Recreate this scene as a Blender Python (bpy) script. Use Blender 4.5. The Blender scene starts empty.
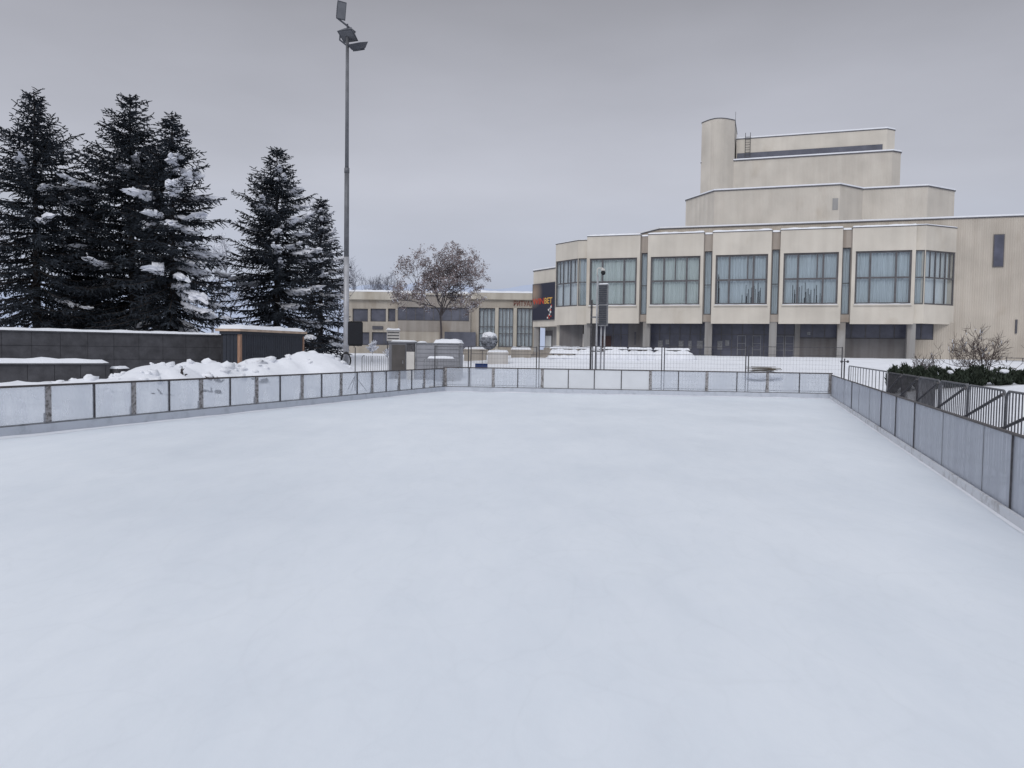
import bpy, math, random
from mathutils import Vector, Matrix, noise
R = math.radians
sc = bpy.context.scene
col = sc.collection

# ------------------------------------------------------------------ camera model (used to lay the place out from measured points)
FPX, EYE, PITCH, ROLL = 769.0, 2.25, R(2.6), R(0.8)
def ray(px, py):
    x = (px-512)/FPX; y = -(py-384)/FPX
    c, s = math.cos(ROLL), math.sin(ROLL)
    x, y = c*x - s*y, s*x + c*y
    return Vector((x, math.cos(PITCH)+y*math.sin(PITCH), -math.sin(PITCH)+y*math.cos(PITCH)))
def at(px, py, Y):
    d = ray(px, py); k = Y/d.y
    return Vector((d.x*k, Y, EYE+d.z*k))
def gnd(px, py, z=0.0):
    d = ray(px, py); k = (z-EYE)/d.z
    return Vector((d.x*k, d.y*k, z))

# ------------------------------------------------------------------ mesh builder
class MB:
    def __init__(s): s.v = []; s.f = []
    def poly(s, pts):
        n = len(s.v); s.v += [tuple(p) for p in pts]; s.f.append(tuple(range(n, n+len(pts))))
    def hexa(s, p):                       # 8 corners: bottom 4 ccw, top 4 ccw
        n = len(s.v); s.v += [tuple(q) for q in p]
        for f in ((3,2,1,0),(4,5,6,7),(0,1,5,4),(1,2,6,5),(2,3,7,6),(3,0,4,7)): s.f.append(tuple(n+i for i in f))
    def box(s, x0, x1, y0, y1, z0, z1):
        s.hexa([(x0,y0,z0),(x1,y0,z0),(x1,y1,z0),(x0,y1,z0),(x0,y0,z1),(x1,y0,z1),(x1,y1,z1),(x0,y1,z1)])
    def obox(s, c, dx, dy, dz, M):        # oriented box, half sizes
        P = [Vector((a*dx,b*dy,e*dz)) for e in (-1,1) for a,b in ((-1,-1),(1,-1),(1,1),(-1,1))]
        s.hexa([Vector(c)+M@p for p in P])
    def prism(s, pts, z0, z1):
        n = len(s.v); k = len(pts)
        s.v += [(p[0],p[1],z0) for p in pts] + [(p[0],p[1],z1) for p in pts]
        s.f.append(tuple(n+i for i in reversed(range(k)))); s.f.append(tuple(n+k+i for i in range(k)))
        for i in range(k): j=(i+1)%k; s.f.append((n+i,n+j,n+k+j,n+k+i))
    def tube(s, pts, rad, sides=6, cap=True):
        pts = [Vector(p) for p in pts]; k = len(pts)
        if not isinstance(rad, (list,tuple)): rad = [rad]*k
        n = len(s.v); up = None
        for i,p in enumerate(pts):
            d = (pts[min(i+1,k-1)]-pts[max(i-1,0)])
            d = d.normalized() if d.length>1e-9 else Vector((0,0,1))
            if up is None or abs(up.dot(d))>.95: up = Vector((0,0,1)) if abs(d.z)<.9 else Vector((1,0,0))
            a = d.cross(up).normalized(); b = a.cross(d).normalized(); up = b
            for j in range(sides):
                t = 2*math.pi*j/sides
                s.v.append(tuple(p + (a*math.cos(t)+b*math.sin(t))*rad[i]))
        for i in range(k-1):
            for j in range(sides):
                j2=(j+1)%sides
                s.f.append((n+i*sides+j, n+i*sides+j2, n+(i+1)*sides+j2, n+(i+1)*sides+j))
        if cap:
            s.f.append(tuple(n+j for j in reversed(range(sides)))); s.f.append(tuple(n+(k-1)*sides+j for j in range(sides)))
    def blob(s, c, rx, ry, rz, seed=0, amp=.25, nu=10, nv=6, M=None, flat=None):
        n = len(s.v); c = Vector(c)
        for i in range(nv+1):
            ph = math.pi*i/nv
            for j in range(nu):
                th = 2*math.pi*j/nu
                d = Vector((math.sin(ph)*math.cos(th), math.sin(ph)*math.sin(th), math.cos(ph)))
                q = 1+amp*noise.noise(d*1.9+Vector((seed*3.7,seed*1.3,seed)))
                p = Vector((d.x*rx*q, d.y*ry*q, d.z*rz*q))
                if flat is not None and p.z < -flat: p.z = -flat
                s.v.append(tuple(c + (M@p if M else p)))
        for i in range(nv):
            for j in range(nu):
                j2=(j+1)%nu
                s.f.append((n+i*nu+j, n+(i+1)*nu+j, n+(i+1)*nu+j2, n+i*nu+j2))
    def snow(s, x0, x1, y0, y1, z, h, seed=0, step=.12, over=.03, M=None):     # a soft slab of lying snow
        nx = max(4, min(60, int((x1-x0)/step))); ny = max(4, min(30, int((y1-y0)/step)))
        n = len(s.v)
        f = (lambda p: M@Vector(p)) if M else (lambda p: Vector(p))
        for i in range(nx+1):
            for j in range(ny+1):
                x = x0-over+(x1-x0+2*over)*i/nx; y = y0-over+(y1-y0+2*over)*j/ny
                ex = min(i, nx-i)*(x1-x0)/nx; ey = min(j, ny-j)*(y1-y0)/ny
                e = min(1, min(ex,ey)/(h*.9+.01)); e = math.sqrt(max(0,1-(1-e)**2))
                zz = z + (h*e*(.8+.45*noise.noise(Vector((x*1.1+seed*9.1, y*1.1, seed)))+.12*noise.noise(Vector((x*4+seed, y*4, 3)))) if e>0 else -.012)
                w = f((x,y,zz)); s.v.append(tuple(w))
        for i in range(nx):
            for j in range(ny):
                a=n+i*(ny+1)+j; s.f.append((a,a+ny+1,a+ny+2,a+1))
    def build(s, name, mat, parent=None, smooth=False, off=None):
        me = bpy.data.meshes.new(name)
        v = s.v if off is None else [(a-off[0],b-off[1],c-off[2]) for a,b,c in s.v]
        me.from_pydata(v, [], s.f); me.update()
        if smooth: me.polygons.foreach_set('use_smooth', [True]*len(me.polygons))
        me.materials.append(mat)
        o = bpy.data.objects.new(name, me); col.objects.link(o)
        if parent is not None: o.parent = parent
        return o

def tag(o, label=None, cat=None, group=None, kind=None):
    if label: o['label'] = label
    if cat: o['category'] = cat
    if group: o['group'] = group
    if kind: o['kind'] = kind
    return o
def thing(name, loc, label, cat, group=None, rz=0):
    o = bpy.data.objects.new(name, None); col.objects.link(o)
    o.location = loc; o.rotation_euler = (0,0,rz); o.empty_display_size = .3
    return tag(o, label, cat, group)
def copy_tree(o, parent=None):
    c = o.copy(); col.objects.link(c)
    if parent is not None: c.parent = parent
    for ch in [k for k in bpy.data.objects if k.parent == o]: copy_tree(ch, c)
    return c
def cut_curve(pts, k=12): return pts

# ------------------------------------------------------------------ materials
def lin(c): return tuple((x/12.92 if x<=.04045 else ((x+.055)/1.055)**2.4) for x in c)
def mat(name, c, rough=.7, var=.18, scale=3.0, stretch=(1,1,1), bump=0.0, bscale=20, metal=0, spec=.3, c2=None, contrast=(.35,.65), coords='Object', bdist=.02):
    m = bpy.data.materials.new(name); m.use_nodes = True
    nt = m.node_tree; b = nt.nodes['Principled BSDF']
    b.inputs['Roughness'].default_value = rough; b.inputs['Metallic'].default_value = metal
    b.inputs['Specular IOR Level'].default_value = spec
    tc = nt.nodes.new('ShaderNodeTexCoord'); mp = nt.nodes.new('ShaderNodeMapping')
    nt.links.new(tc.outputs[coords], mp.inputs[0]); mp.inputs['Scale'].default_value = stretch
    nz = nt.nodes.new('ShaderNodeTexNoise'); nz.inputs['Scale'].default_value = scale; nz.inputs['Detail'].default_value = 6
    nz.inputs['Roughness'].default_value = .62
    nt.links.new(mp.outputs[0], nz.inputs['Vector'])
    rp = nt.nodes.new('ShaderNodeValToRGB')
    rp.color_ramp.elements[0].position, rp.color_ramp.elements[1].position = contrast
    lo = c2 if c2 else tuple(x*(1-var) for x in c); hi = tuple(min(1,x*(1+var*.6)) for x in c) if not c2 else c
    rp.color_ramp.elements[0].color = (*lo,1); rp.color_ramp.elements[1].color = (*hi,1)
    nt.links.new(nz.outputs['Fac'], rp.inputs[0]); nt.links.new(rp.outputs[0], b.inputs['Base Color'])
    if bump:
        n2 = nt.nodes.new('ShaderNodeTexNoise'); n2.inputs['Scale'].default_value = bscale; n2.inputs['Detail'].default_value = 5
        nt.links.new(mp.outputs[0], n2.inputs['Vector'])
        bp = nt.nodes.new('ShaderNodeBump'); bp.inputs['Strength'].default_value = bump; bp.inputs['Distance'].default_value = bdist
        nt.links.new(n2.outputs['Fac'], bp.inputs['Height']); nt.links.new(bp.outputs[0], b.inputs['Normal'])
    return m

def concrete(name, c, rib=0.0, ribscale=3.3, stain=.5):
    """pale rendered concrete: rain streaks running down, blotches, optional vertical ribbing"""
    m = bpy.data.materials.new(name); m.use_nodes = True
    nt = m.node_tree; N = nt.nodes; L = nt.links; b = N['Principled BSDF']
    b.inputs['Roughness'].default_value = .85; b.inputs['Specular IOR Level'].default_value = .2
    tc = N.new('ShaderNodeTexCoord')
    def nz(scale, st, det=6):
        mp = N.new('ShaderNodeMapping'); mp.inputs['Scale'].default_value = st; L.new(tc.outputs['Object'], mp.inputs[0])
        n = N.new('ShaderNodeTexNoise'); n.inputs['Scale'].default_value = scale; n.inputs['Detail'].default_value = det
        L.new(mp.outputs[0], n.inputs['Vector']); return n
    def ramp(src, p0, p1, a, z):
        r = N.new('ShaderNodeValToRGB'); r.color_ramp.elements[0].position=p0; r.color_ramp.elements[1].position=p1
        r.color_ramp.elements[0].color=(*a,1); r.color_ramp.elements[1].color=(*z,1); L.new(src, r.inputs[0]); return r
    def mul(a, bb, f):
        x = N.new('ShaderNodeMix'); x.data_type='RGBA'; x.blend_type='MULTIPLY'; x.inputs[0].default_value=f
        L.new(a, x.inputs[6]); L.new(bb, x.inputs[7]); return x.outputs[2]
    blot = ramp(nz(.35,(1,1,1)).outputs['Fac'], .3,.7, tuple(x*.86 for x in c), tuple(min(1,x*1.06) for x in c))
    strk = ramp(nz(1.6,(1,1,.06)).outputs['Fac'], .38,.6, (.74,.71,.69), (1,1,1))
    spot = ramp(nz(.3,(1,1,.6),4).outputs['Fac'], .62,.74, (1,1,1), (.70,.64,.57))
    out = mul(mul(blot.outputs[0], strk.outputs[0], stain), spot.outputs[0], min(.9,stain*.9+.25))
    if rib:
        sx = N.new('ShaderNodeSeparateXYZ'); L.new(tc.outputs['Object'], sx.inputs[0])
        ad = N.new('ShaderNodeMath'); ad.operation='ADD'; L.new(sx.outputs[0], ad.inputs[0]); L.new(sx.outputs[1], ad.inputs[1])
        cx = N.new('ShaderNodeCombineXYZ'); L.new(ad.outputs[0], cx.inputs[0])
        w = N.new('ShaderNodeTexWave'); w.inputs['Scale'].default_value = ribscale/6.28*2; w.wave_profile='SIN'
        L.new(cx.outputs[0], w.inputs['Vector'])
        rr = ramp(w.outputs['Fac'], .0,.35, (.8,.79,.78), (1,1,1))
        out = mul(out, rr.outputs[0], rib)
        bp = N.new('ShaderNodeBump'); bp.inputs['Strength'].default_value=.5; bp.inputs['Distance'].default_value=.05
        L.new(w.outputs['Fac'], bp.inputs['Height']); L.new(bp.outputs[0], b.inputs['Normal'])
    L.new(out, b.inputs['Base Color'])
    return m

def glass_mat(name, tint, trans, gloss_rough=.03, diffuse=None, dfac=0.0, streak=0, stretch=(1,1,.35)):
    m = bpy.data.materials.new(name); m.use_nodes = True
    nt = m.node_tree; N=nt.nodes; L=nt.links; N.remove(N['Principled BSDF']); out = N['Material Output']
    t = N.new('ShaderNodeBsdfTransparent'); t.inputs[0].default_value = (*[x*trans for x in tint],1)
    g = N.new('ShaderNodeBsdfGlossy'); g.inputs['Roughness'].default_value = gloss_rough; g.inputs[0].default_value=(.9,.92,.95,1)
    lw = N.new('ShaderNodeLayerWeight'); lw.inputs[0].default_value = .5     # facing: same on both sides of the sheet
    pw = N.new('ShaderNodeMath'); pw.operation='POWER'; pw.inputs[1].default_value=5; L.new(lw.outputs['Facing'], pw.inputs[0])
    ma = N.new('ShaderNodeMath'); ma.operation='MULTIPLY_ADD'; ma.inputs[1].default_value=.93; ma.inputs[2].default_value=.05; L.new(pw.outputs[0], ma.inputs[0])
    mx = N.new('ShaderNodeMixShader'); L.new(ma.outputs[0], mx.inputs[0]); L.new(t.outputs[0], mx.inputs[1]); L.new(g.outputs[0], mx.inputs[2])
    last = mx
    if diffuse:
        d = N.new('ShaderNodeBsdfDiffuse'); d.inputs[0].default_value = (*diffuse,1)
        tl = N.new('ShaderNodeBsdfTranslucent'); tl.inputs[0].default_value = (*diffuse,1)
        dm = N.new('ShaderNodeMixShader'); dm.inputs[0].default_value=.4; L.new(d.outputs[0], dm.inputs[1]); L.new(tl.outputs[0], dm.inputs[2])
        mm = N.new('ShaderNodeMixShader'); L.new(mx.outputs[0], mm.inputs[1]); L.new(dm.outputs[0], mm.inputs[2])
        tc = N.new('ShaderNodeTexCoord'); mp = N.new('ShaderNodeMapping'); mp.inputs['Scale'].default_value=stretch; L.new(tc.outputs['Object'], mp.inputs[0])
        nz = N.new('ShaderNodeTexNoise'); nz.inputs['Scale'].default_value=1.3; nz.inputs['Detail'].default_value=5; nz.inputs['Roughness'].default_value=.55
        L.new(mp.outputs[0], nz.inputs['Vector'])
        mr = N.new('ShaderNodeMapRange'); mr.inputs[1].default_value=.3; mr.inputs[2].default_value=.7
        mr.inputs[3].default_value=max(0,dfac-streak); mr.inputs[4].default_value=min(1,dfac+streak)
        L.new(nz.outputs['Fac'], mr.inputs[0]); L.new(mr.outputs[0], mm.inputs[0]); last = mm
    L.new(last.outputs[0], out.inputs[0])
    return m

SN = (.80,.82,.87)
M = {}
M['snow'] = mat('snow', SN, .75, .05, .8, bump=.5, bscale=7, bdist=.05, spec=.25)
M['tree_snow'] = mat('tree_snow', (.74,.76,.82), .8, .1, 2.5, bump=.5, bscale=14, bdist=.05, spec=.2)
M['ice'] = None
M['cream'] = concrete('cream_concrete', (.63,.59,.525), 0, stain=.18)
M['cream_rib'] = concrete('cream_ribbed', (.60,.56,.50), .25, 6.5, stain=.2)
M['cream_wall'] = concrete('cream_ribbed_wall', (.53,.485,.425), .38, 5.0, stain=.32)
M['slot'] = concrete('slot_concrete', (.45,.405,.365), 0, stain=.8)
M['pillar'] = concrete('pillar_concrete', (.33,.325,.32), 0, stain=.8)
M['flash'] = mat('flashing', (.10,.10,.115), .5, .2, 3, metal=.2)
M['frame'] = mat('window_frame', (.11,.107,.115), .5, .2, 2)
M['dark_glass'] = mat('dark_glass', (.085,.09,.128), .28, .3, .6, spec=.55)
M['dark_glass_haze'] = mat('hazed_glass', (.11,.115,.145), .15, .3, .5, spec=.5)  # dark glass lightened, the haze of distance is in its colour
M['interior'] = mat('dark_interior', (.03,.032,.04), .9, .2)
M['pane'] = glass_mat('clear_pane', (.96,.985,1.0), .97)
M['curtain_green'] = mat('curtain_green', (.53,.57,.545), .9, .1, 1.2, stretch=(4,4,.2))
M['curtain_blue'] = mat('curtain_blue', (.475,.52,.545), .9, .12, 1.2, stretch=(4,4,.2))
M['curtain_white'] = mat('curtain_white', (.62,.64,.65), .9, .1, 1.2, stretch=(4,4,.2))
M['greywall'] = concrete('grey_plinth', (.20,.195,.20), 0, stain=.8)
M['hall_wall'] = concrete('hall_render', (.43,.395,.345), 0, stain=.6)
M['hall_band'] = concrete('hall_band', (.52,.49,.43), 0, stain=.5)
M['hall_low'] = concrete('hall_low', (.33,.305,.28), 0, stain=.6)
M['red_letter'] = mat('brick_red_letters', (.20,.075,.06), .6, .1)
M['wallstone'] = mat('grey_slabs', (.075,.075,.083), .85, .3, 1.6, bump=.4, bscale=18)
M['wallcore'] = mat('slab_joints', (.028,.028,.032), .9, .2)
M['shed'] = mat('shed_cladding', (.030,.035,.048), .6, .2, 1.5)
M['wood'] = mat('orange_wood', (.32,.19,.13), .6, .25, 3, stretch=(6,6,.6))
M['wood_pale'] = mat('pale_wood', (.50,.38,.29), .6, .2, 3)
M['galv'] = mat('galvanised', (.23,.235,.25), .5, .3, 6, metal=.35, bump=.1)
M['galv_dark'] = mat('weathered_steel', (.085,.083,.09), .6, .4, 9, metal=.3)
M['rustpost'] = mat('rusty_post', (.34,.33,.335), .6, .6, 14, c2=(.09,.08,.075), contrast=(.36,.56), metal=.2)
M['rail'] = mat('top_rail', (.085,.075,.075), .55, .3, 5, metal=.3)
M['poly'] = glass_mat('frosted_polycarbonate', (.97,.985,1), .95, .12, (.68,.71,.77), .32, .14)
M['poly_right'] = glass_mat('scratched_polycarbonate', (.92,.94,.98), .85, .22, (.54,.56,.61), .58, .3, (2.2,2.2,.16))
M['poly_white'] = mat('white_board', (.66,.68,.71), .45, .05, 1, spec=.4)
M['kick'] = mat('kick_board', (.50,.53,.59), .5, .15, 3, c2=(.38,.41,.46), contrast=(.25,.5))
M['kick_right'] = mat('kick_board_worn', (.68,.69,.72), .6, .3, 4, c2=(.42,.41,.41), contrast=(.3,.5))
M['black'] = mat('black_plastic', (.012,.013,.016), .6, .2, 4)
M['grille'] = mat('speaker_grille', (.018,.019,.024), .75, .3, 40)
M['cable'] = mat('cable', (.015,.015,.017), .5)
M['pole'] = mat('pole_paint', (.15,.155,.17), .5, .2, 1.5, metal=.2)
M['pole_low'] = mat('pole_bare', (.40,.405,.43), .45, .2, 2, metal=.2)
M['lamp'] = mat('lamp_housing', (.075,.08,.095), .5, .2, 5)
M['lampglass'] = mat('lamp_glass', (.16,.165,.18), .2, .1)
M['kiosk'] = mat('kiosk_panel', (.165,.168,.185), .6, .15, 1.2)
M['kiosk_door'] = mat('kiosk_door', (.085,.078,.075), .6, .2, 2)
M['white_panel'] = mat('white_panel', (.58,.56,.53), .6, .1, 1.5)
M['container'] = mat('grey_container', (.27,.275,.30), .6, .15, 1.2)
M['planter'] = concrete('planter_concrete', (.42,.385,.34), 0, stain=.6)
M['planter_w'] = concrete('planter_pale', (.56,.545,.53), 0, stain=.5)
M['blue'] = mat('blue_plastic', (.012,.035,.14), .45, .2)
M['needle'] = mat('needles', (.042,.050,.062), .8, .5, 1.4, spec=.1)
M['needle_far'] = mat('needles_hazy', (.055,.063,.078), .85, .4, 1.4, spec=.1)  # paler needles, distance haze mixed into the colour
M['bark'] = mat('bark', (.040,.034,.033), .9, .4, 6, stretch=(1,1,.3), bump=.5)
M['bark_grey'] = mat('bark_grey', (.085,.075,.078), .9, .3, 6, stretch=(1,1,.3))
M['bark_haze'] = mat('bark_haze', (.18,.185,.22), .9, .15, 3)  # haze of distance put into the bark colour
M['dryleaf'] = mat('dry_leaves', (.24,.195,.195), .85, .4, 1.0)
M['hedge'] = mat('hedge_leaves', (.04,.052,.038), .8, .5, 3, spec=.15)
M['twig'] = mat('twigs', (.075,.058,.055), .9, .3, 4)
M['pallet'] = mat('old_timber', (.13,.11,.085), .8, .4, 4, stretch=(1,6,6))
M['seat'] = mat('bench_wood', (.075,.062,.055), .7, .3, 4)
M['stone_step'] = concrete('step_stone', (.40,.37,.34), 0, stain=.6)
M['bb'] = None
M['topiary'] = mat('topiary_leaves', (.25,.265,.30), .85, .5, 3)
M['galv_mid'] = mat('dull_galvanised', (.15,.152,.165), .55, .3, 6, metal=.3)
M['wire'] = mat('fence_wire', (.13,.13,.14), .5, .2, 3, metal=.4)
M['hill'] = mat('misty_hill', (.47,.53,.66), 1, .04, .01, spec=0)  # pale blue mist painted into the hill's own colour

def ice_material():
    m = bpy.data.materials.new('ice'); m.use_nodes = True
    nt=m.node_tree; N=nt.nodes; L=nt.links; b=N['Principled BSDF']
    b.inputs['Specular IOR Level'].default_value=.35
    tc=N.new('ShaderNodeTexCoord')
    def nz(sc_, st, det, ro=.6):
        mp=N.new('ShaderNodeMapping'); mp.inputs['Scale'].default_value=st; mp.inputs['Rotation'].default_value=(0,0,R(18.4)); L.new(tc.outputs['Object'],mp.inputs[0])
        n=N.new('ShaderNodeTexNoise'); n.inputs['Scale'].default_value=sc_; n.inputs['Detail'].default_value=det; n.inputs['Roughness'].default_value=ro; L.new(mp.outputs[0],n.inputs['Vector']); return n
    a=nz(.16,(1,1,1),5); c=nz(1.1,(1,.35,1),8,.7)
    r=N.new('ShaderNodeValToRGB'); r.color_ramp.elements[0].position=.3; r.color_ramp.elements[1].position=.68
    r.color_ramp.elements[0].color=(.735,.785,.85,1); r.color_ramp.elements[1].color=(.785,.825,.875,1); L.new(a.outputs['Fac'],r.inputs[0])
    r2=N.new('ShaderNodeValToRGB'); r2.color_ramp.elements[0].position=.3; r2.color_ramp.elements[1].position=.62
    r2.color_ramp.elements[0].color=(.93,.94,.95,1); r2.color_ramp.elements[1].color=(1,1,1,1); L.new(c.outputs['Fac'],r2.inputs[0])
    x=N.new('ShaderNodeMix'); x.data_type='RGBA'; x.blend_type='MULTIPLY'; x.inputs[0].default_value=1; L.new(r.outputs[0],x.inputs[6]); L.new(r2.outputs[0],x.inputs[7])
    last=x.outputs[2]
    for k,(sc2,wd,amt) in enumerate(((.8,.02,.018),(2.1,.03,.014))):
        n2=nz(sc2,(1,.55,1),2,.4); n2.inputs['Distortion'].default_value=.6
        m1=N.new('ShaderNodeMath'); m1.operation='SUBTRACT'; m1.inputs[1].default_value=.5; L.new(n2.outputs['Fac'],m1.inputs[0])
        m2=N.new('ShaderNodeMath'); m2.operation='ABSOLUTE'; L.new(m1.outputs[0],m2.inputs[0])
        m3=N.new('ShaderNodeMapRange'); m3.inputs[1].default_value=0; m3.inputs[2].default_value=wd; m3.inputs[3].default_value=1-amt; m3.inputs[4].default_value=1; L.new(m2.outputs[0],m3.inputs[0])
        vm=N.new('ShaderNodeVectorMath'); vm.operation='SCALE'; L.new(last,vm.inputs[0]); L.new(m3.outputs[0],vm.inputs['Scale']); last=vm.outputs[0]
    L.new(last,b.inputs['Base Color'])
    mr=N.new('ShaderNodeMapRange'); mr.inputs[1].default_value=.35; mr.inputs[2].default_value=.65; mr.inputs[3].default_value=.42; mr.inputs[4].default_value=.62
    L.new(a.outputs['Fac'],mr.inputs[0]); L.new(mr.outputs[0],b.inputs['Roughness'])
    d=nz(9,(1,.6,1),6,.7)
    bp=N.new('ShaderNodeBump'); bp.inputs['Strength'].default_value=.25; bp.inputs['Distance'].default_value=.01; L.new(d.outputs['Fac'],bp.inputs['Height']); L.new(bp.outputs[0],b.inputs['Normal'])
    return m
M['ice']=ice_material()

# ------------------------------------------------------------------ rink frame and terrain
ANG = R(18.4)
AX = Vector((math.sin(ANG), math.cos(ANG), 0)); TX = Vector((math.cos(ANG), -math.sin(ANG), 0))
def st(x, y): return x*AX.x+y*AX.y, x*TX.x+y*TX.y
CL = gnd(444, 391.3); CR = gnd(831, 398.8)                # far corners
L0 = gnd(0, 438); R0 = gnd(1024, 528)
dl = (CL-L0).normalized(); dr = (CR-R0).normalized()
NL = CL - dl*42; NR = CR - dr*39                        # near ends of the long sides, behind the viewer's edge
def sstep(x, a, b):
    t = min(1, max(0, (x-a)/(b-a))); return t*t*(3-2*t)
POLYR = [NL, NR, CR, CL]
def rink_d(x, y):
    p = Vector((x,y,0)); best = 1e9; inside = True
    for i in range(4):
        a = POLYR[i]; b = POLYR[(i+1)%4]; e = b-a
        if e.x*(y-a.y)-e.y*(x-a.x) < 0: inside = False
        t = max(0, min(1, (p-a).dot(e)/e.length_squared)); best = min(best, (a+e*t-p).length)
    return -best if inside else best
HEAPS = []
crest=[(-20,381,28,1.2),(30,379.5,29,1.3),(100,377,30,1.3),(140,368,32,1.2),(168,361,34,1.25),(204,358,36,1.3),(236,361,37,1.2),(262,357,38,1.2),(288,351,40,1.4),(318,350.5,42,1.5),(336,357,43,1.1),(344,366,43.6,.9),(362,367,45,.9)]
hr=random.Random(12)
for (p0,p1) in zip(crest,crest[1:]):
    a=at(*p0[:3]); b=at(*p1[:3]); n=max(2,int((b-a).length/.55))
    for k in range(n):
        f=k/n; p=a.lerp(b,f); sg=p0[3]+(p1[3]-p0[3])*f
        HEAPS.append((p.x+hr.gauss(0,.2),p.y+hr.gauss(0,.3),p.z*hr.uniform(.78,.95),sg*hr.uniform(.75,1.25)))
def tz(x, y):
    d = rink_d(x, y)
    if d < .02: return -.2
    s, t = st(x, y)
    z = (.95 if t>-17 else .55)*sstep(d,.9,9.5) + .85*sstep(d,9,34)
    n = .16*noise.noise(Vector((x*.35,y*.35,0)))+.07*noise.noise(Vector((x*1.1,y*1.1,5)))+.03*noise.noise(Vector((x*2.7,y*2.7,9)))
    z += n*sstep(d,.5,3)*(1 if d<30 else .4)
    for hx,hy,hz,sg in HEAPS:
        r2 = ((x-hx)**2+(y-hy)**2)/(sg*sg)
        if r2 < 9:
            zz = hz*math.exp(-r2*.5)*(1+.07*noise.noise(Vector((x*.9,y*.9,7)))) + n*.7 + (.10*noise.noise(Vector((x*1.9,y*1.9,3)))+.06*abs(noise.noise(Vector((x*4.2,y*4.2,13)))))*min(1,2*math.exp(-r2*.4))
            z = max(z, zz)
    lump = sstep(d,.3,1.2)
    return (z if z>0 else 0)*lump + .04*sstep(d,.05,.5) - .2*(1-sstep(d,.02,.2))

def axis(segs):
    out=[]
    for a,b,n in segs: out += [a+(b-a)*i/n for i in range(n)]
    out.append(segs[-1][1]); return out
xs = axis([(-700,-120,10),(-120,-45,15),(-45,-24,30),(-24,-2,80),(-2,32,80),(32,60,24),(60,140,14),(140,700,10)])
ys = axis([(-60,0,8),(0,20,30),(20,52,128),(52,90,60),(90,140,15),(140,900,14)])
g = MB()
for y in ys:
    for x in xs: g.v.append((x,y,tz(x,y)))
nx=len(xs)
for j in range(len(ys)-1):
    for i in range(nx-1):
        a=j*nx+i; g.f.append((a,a+1,a+nx+1,a+nx))
ck=MB(); kr=random.Random(77)
for p0,p1 in zip(crest[2:],crest[3:]):
    a=at(*p0[:3]); b=at(*p1[:3]); n=int((b-a).length*4.5)
    for k in range(n):
        p=a.lerp(b,kr.random()); dx,dy=kr.gauss(0,1.0),kr.gauss(-.3,.9); r_=kr.choice((.07,.09,.12,.15,.2,.28))*kr.uniform(.8,1.25)
        x_,y_=p.x+dx,p.y+dy; ck.blob((x_,y_,tz(x_,y_)-r_*.12),r_*kr.uniform(.9,1.5),r_*kr.uniform(.9,1.4),r_*kr.uniform(.6,.95),kr.random()*90,.75,9,6)
tag(ck.build('snow_clods',M['snow'],smooth=True),'broken clods of ploughed snow lying along the left snow bank',kind='stuff')
tag(g.build('ground', M['snow'], smooth=True), 'snow covered ground around the rink, heaped along its left side', kind='structure')
ice = MB(); ice.poly([NL-dl*3,NR-dr*3,CR,CL])
tag(ice.build('ice_rink', M['ice']), 'smooth pale ice sheet of the outdoor rink', kind='structure')

# ------------------------------------------------------------------ rink boards
def board_run(name, label, P0, P1, posts, panel_mat, kick_mat, white=(), kick_h=.24, raildark=M['rail'], thin=.022, rh=.05, BH=1.2):
    """posts: list of (fraction distance in metres along the run, thick?)"""
    d = (P1-P0).normalized(); n = Vector((-d.y, d.x, 0))   # left normal
    Lr = (P1-P0).length
    root = thing(name, P0, label, 'rink barrier', rz=math.atan2(d.y,d.x))
    inward = 1 if n.dot(Vector((0,20,0))-P0) > 0 else -1
    rl = MB(); rl.box(-.04, Lr+.04, -.03, .03, BH-.035, BH-.035+rh); rl.build('top_rail', raildark, root)
    k = MB(); k.box(0, Lr, min(.031*inward,.075*inward), max(.031*inward,.075*inward), -.05, kick_h); k.build('kick_board', kick_mat, root)
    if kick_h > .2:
        k = MB(); k.box(0, Lr, .029*inward-.012, .029*inward+.012, kick_h+.003, kick_h+.04); k.build('shadow_gap_strip', M['galv'], root)  # grey strip standing in for the shadow gap seen through the panels
    for q,th in posts:
        if th == 'seam':
            b = MB(); b.box(q-.006, q+.006, -.012, .012, .0, BH-.037); b.build('seam_strip', M['galv'], root); continue
        w = .07 if th else thin
        b = MB(); b.box(q-w, q+w, -.028, .028, -.05, BH-.037)
        if th:
            b.box(q-w-.015, q+w+.015, -.05*inward-.01, -.05*inward+.01, -.05, .5)
        b.build('post', M['rustpost'] if th else M['galv_dark'], root)
    for i in range(len(posts)-1):
        hw = lambda t: .0075 if t=='seam' else (.072 if t else thin+.002)
        a = posts[i][0]+hw(posts[i][1]); b_ = posts[i+1][0]-hw(posts[i+1][1])
        if b_-a < .1: continue
        pm = M['poly_white'] if i in white else panel_mat
        b = MB(); b.box(a, b_, -.006, .006, kick_h-.12, BH-.037); o = b.build('panel', pm, root)
        if i in white: tag(o, 'opaque white panel')
    return root
def on_run(px, P0, P1):
    """distance along the run P0->P1 where image column px meets it (measured at board mid height)"""
    d = P1-P0; lo, hi = 0., 1.
    r = ray(px, 395); sx = r.x/r.y
    # (P0.x + d.x t) = sx (P0.y + d.y t)
    t = (sx*P0.y-P0.x)/(d.x-sx*d.y); return t*d.length
lp = [(0.1,True)]
meas = [(48,1),(94,0),(133.5,1),(169,0),(201,1),(230,0),(256.5,1),(280,0),(302,1),(321.5,0),(341,1),(357,0),(372,1),(386,0),(399,1),(411.5,0),(424,1),(434,0)]
mm = [(on_run(p,NL,CL),bool(t)) for p,t in meas]
q = mm[0][0]; back=[]; tg=False
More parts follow.
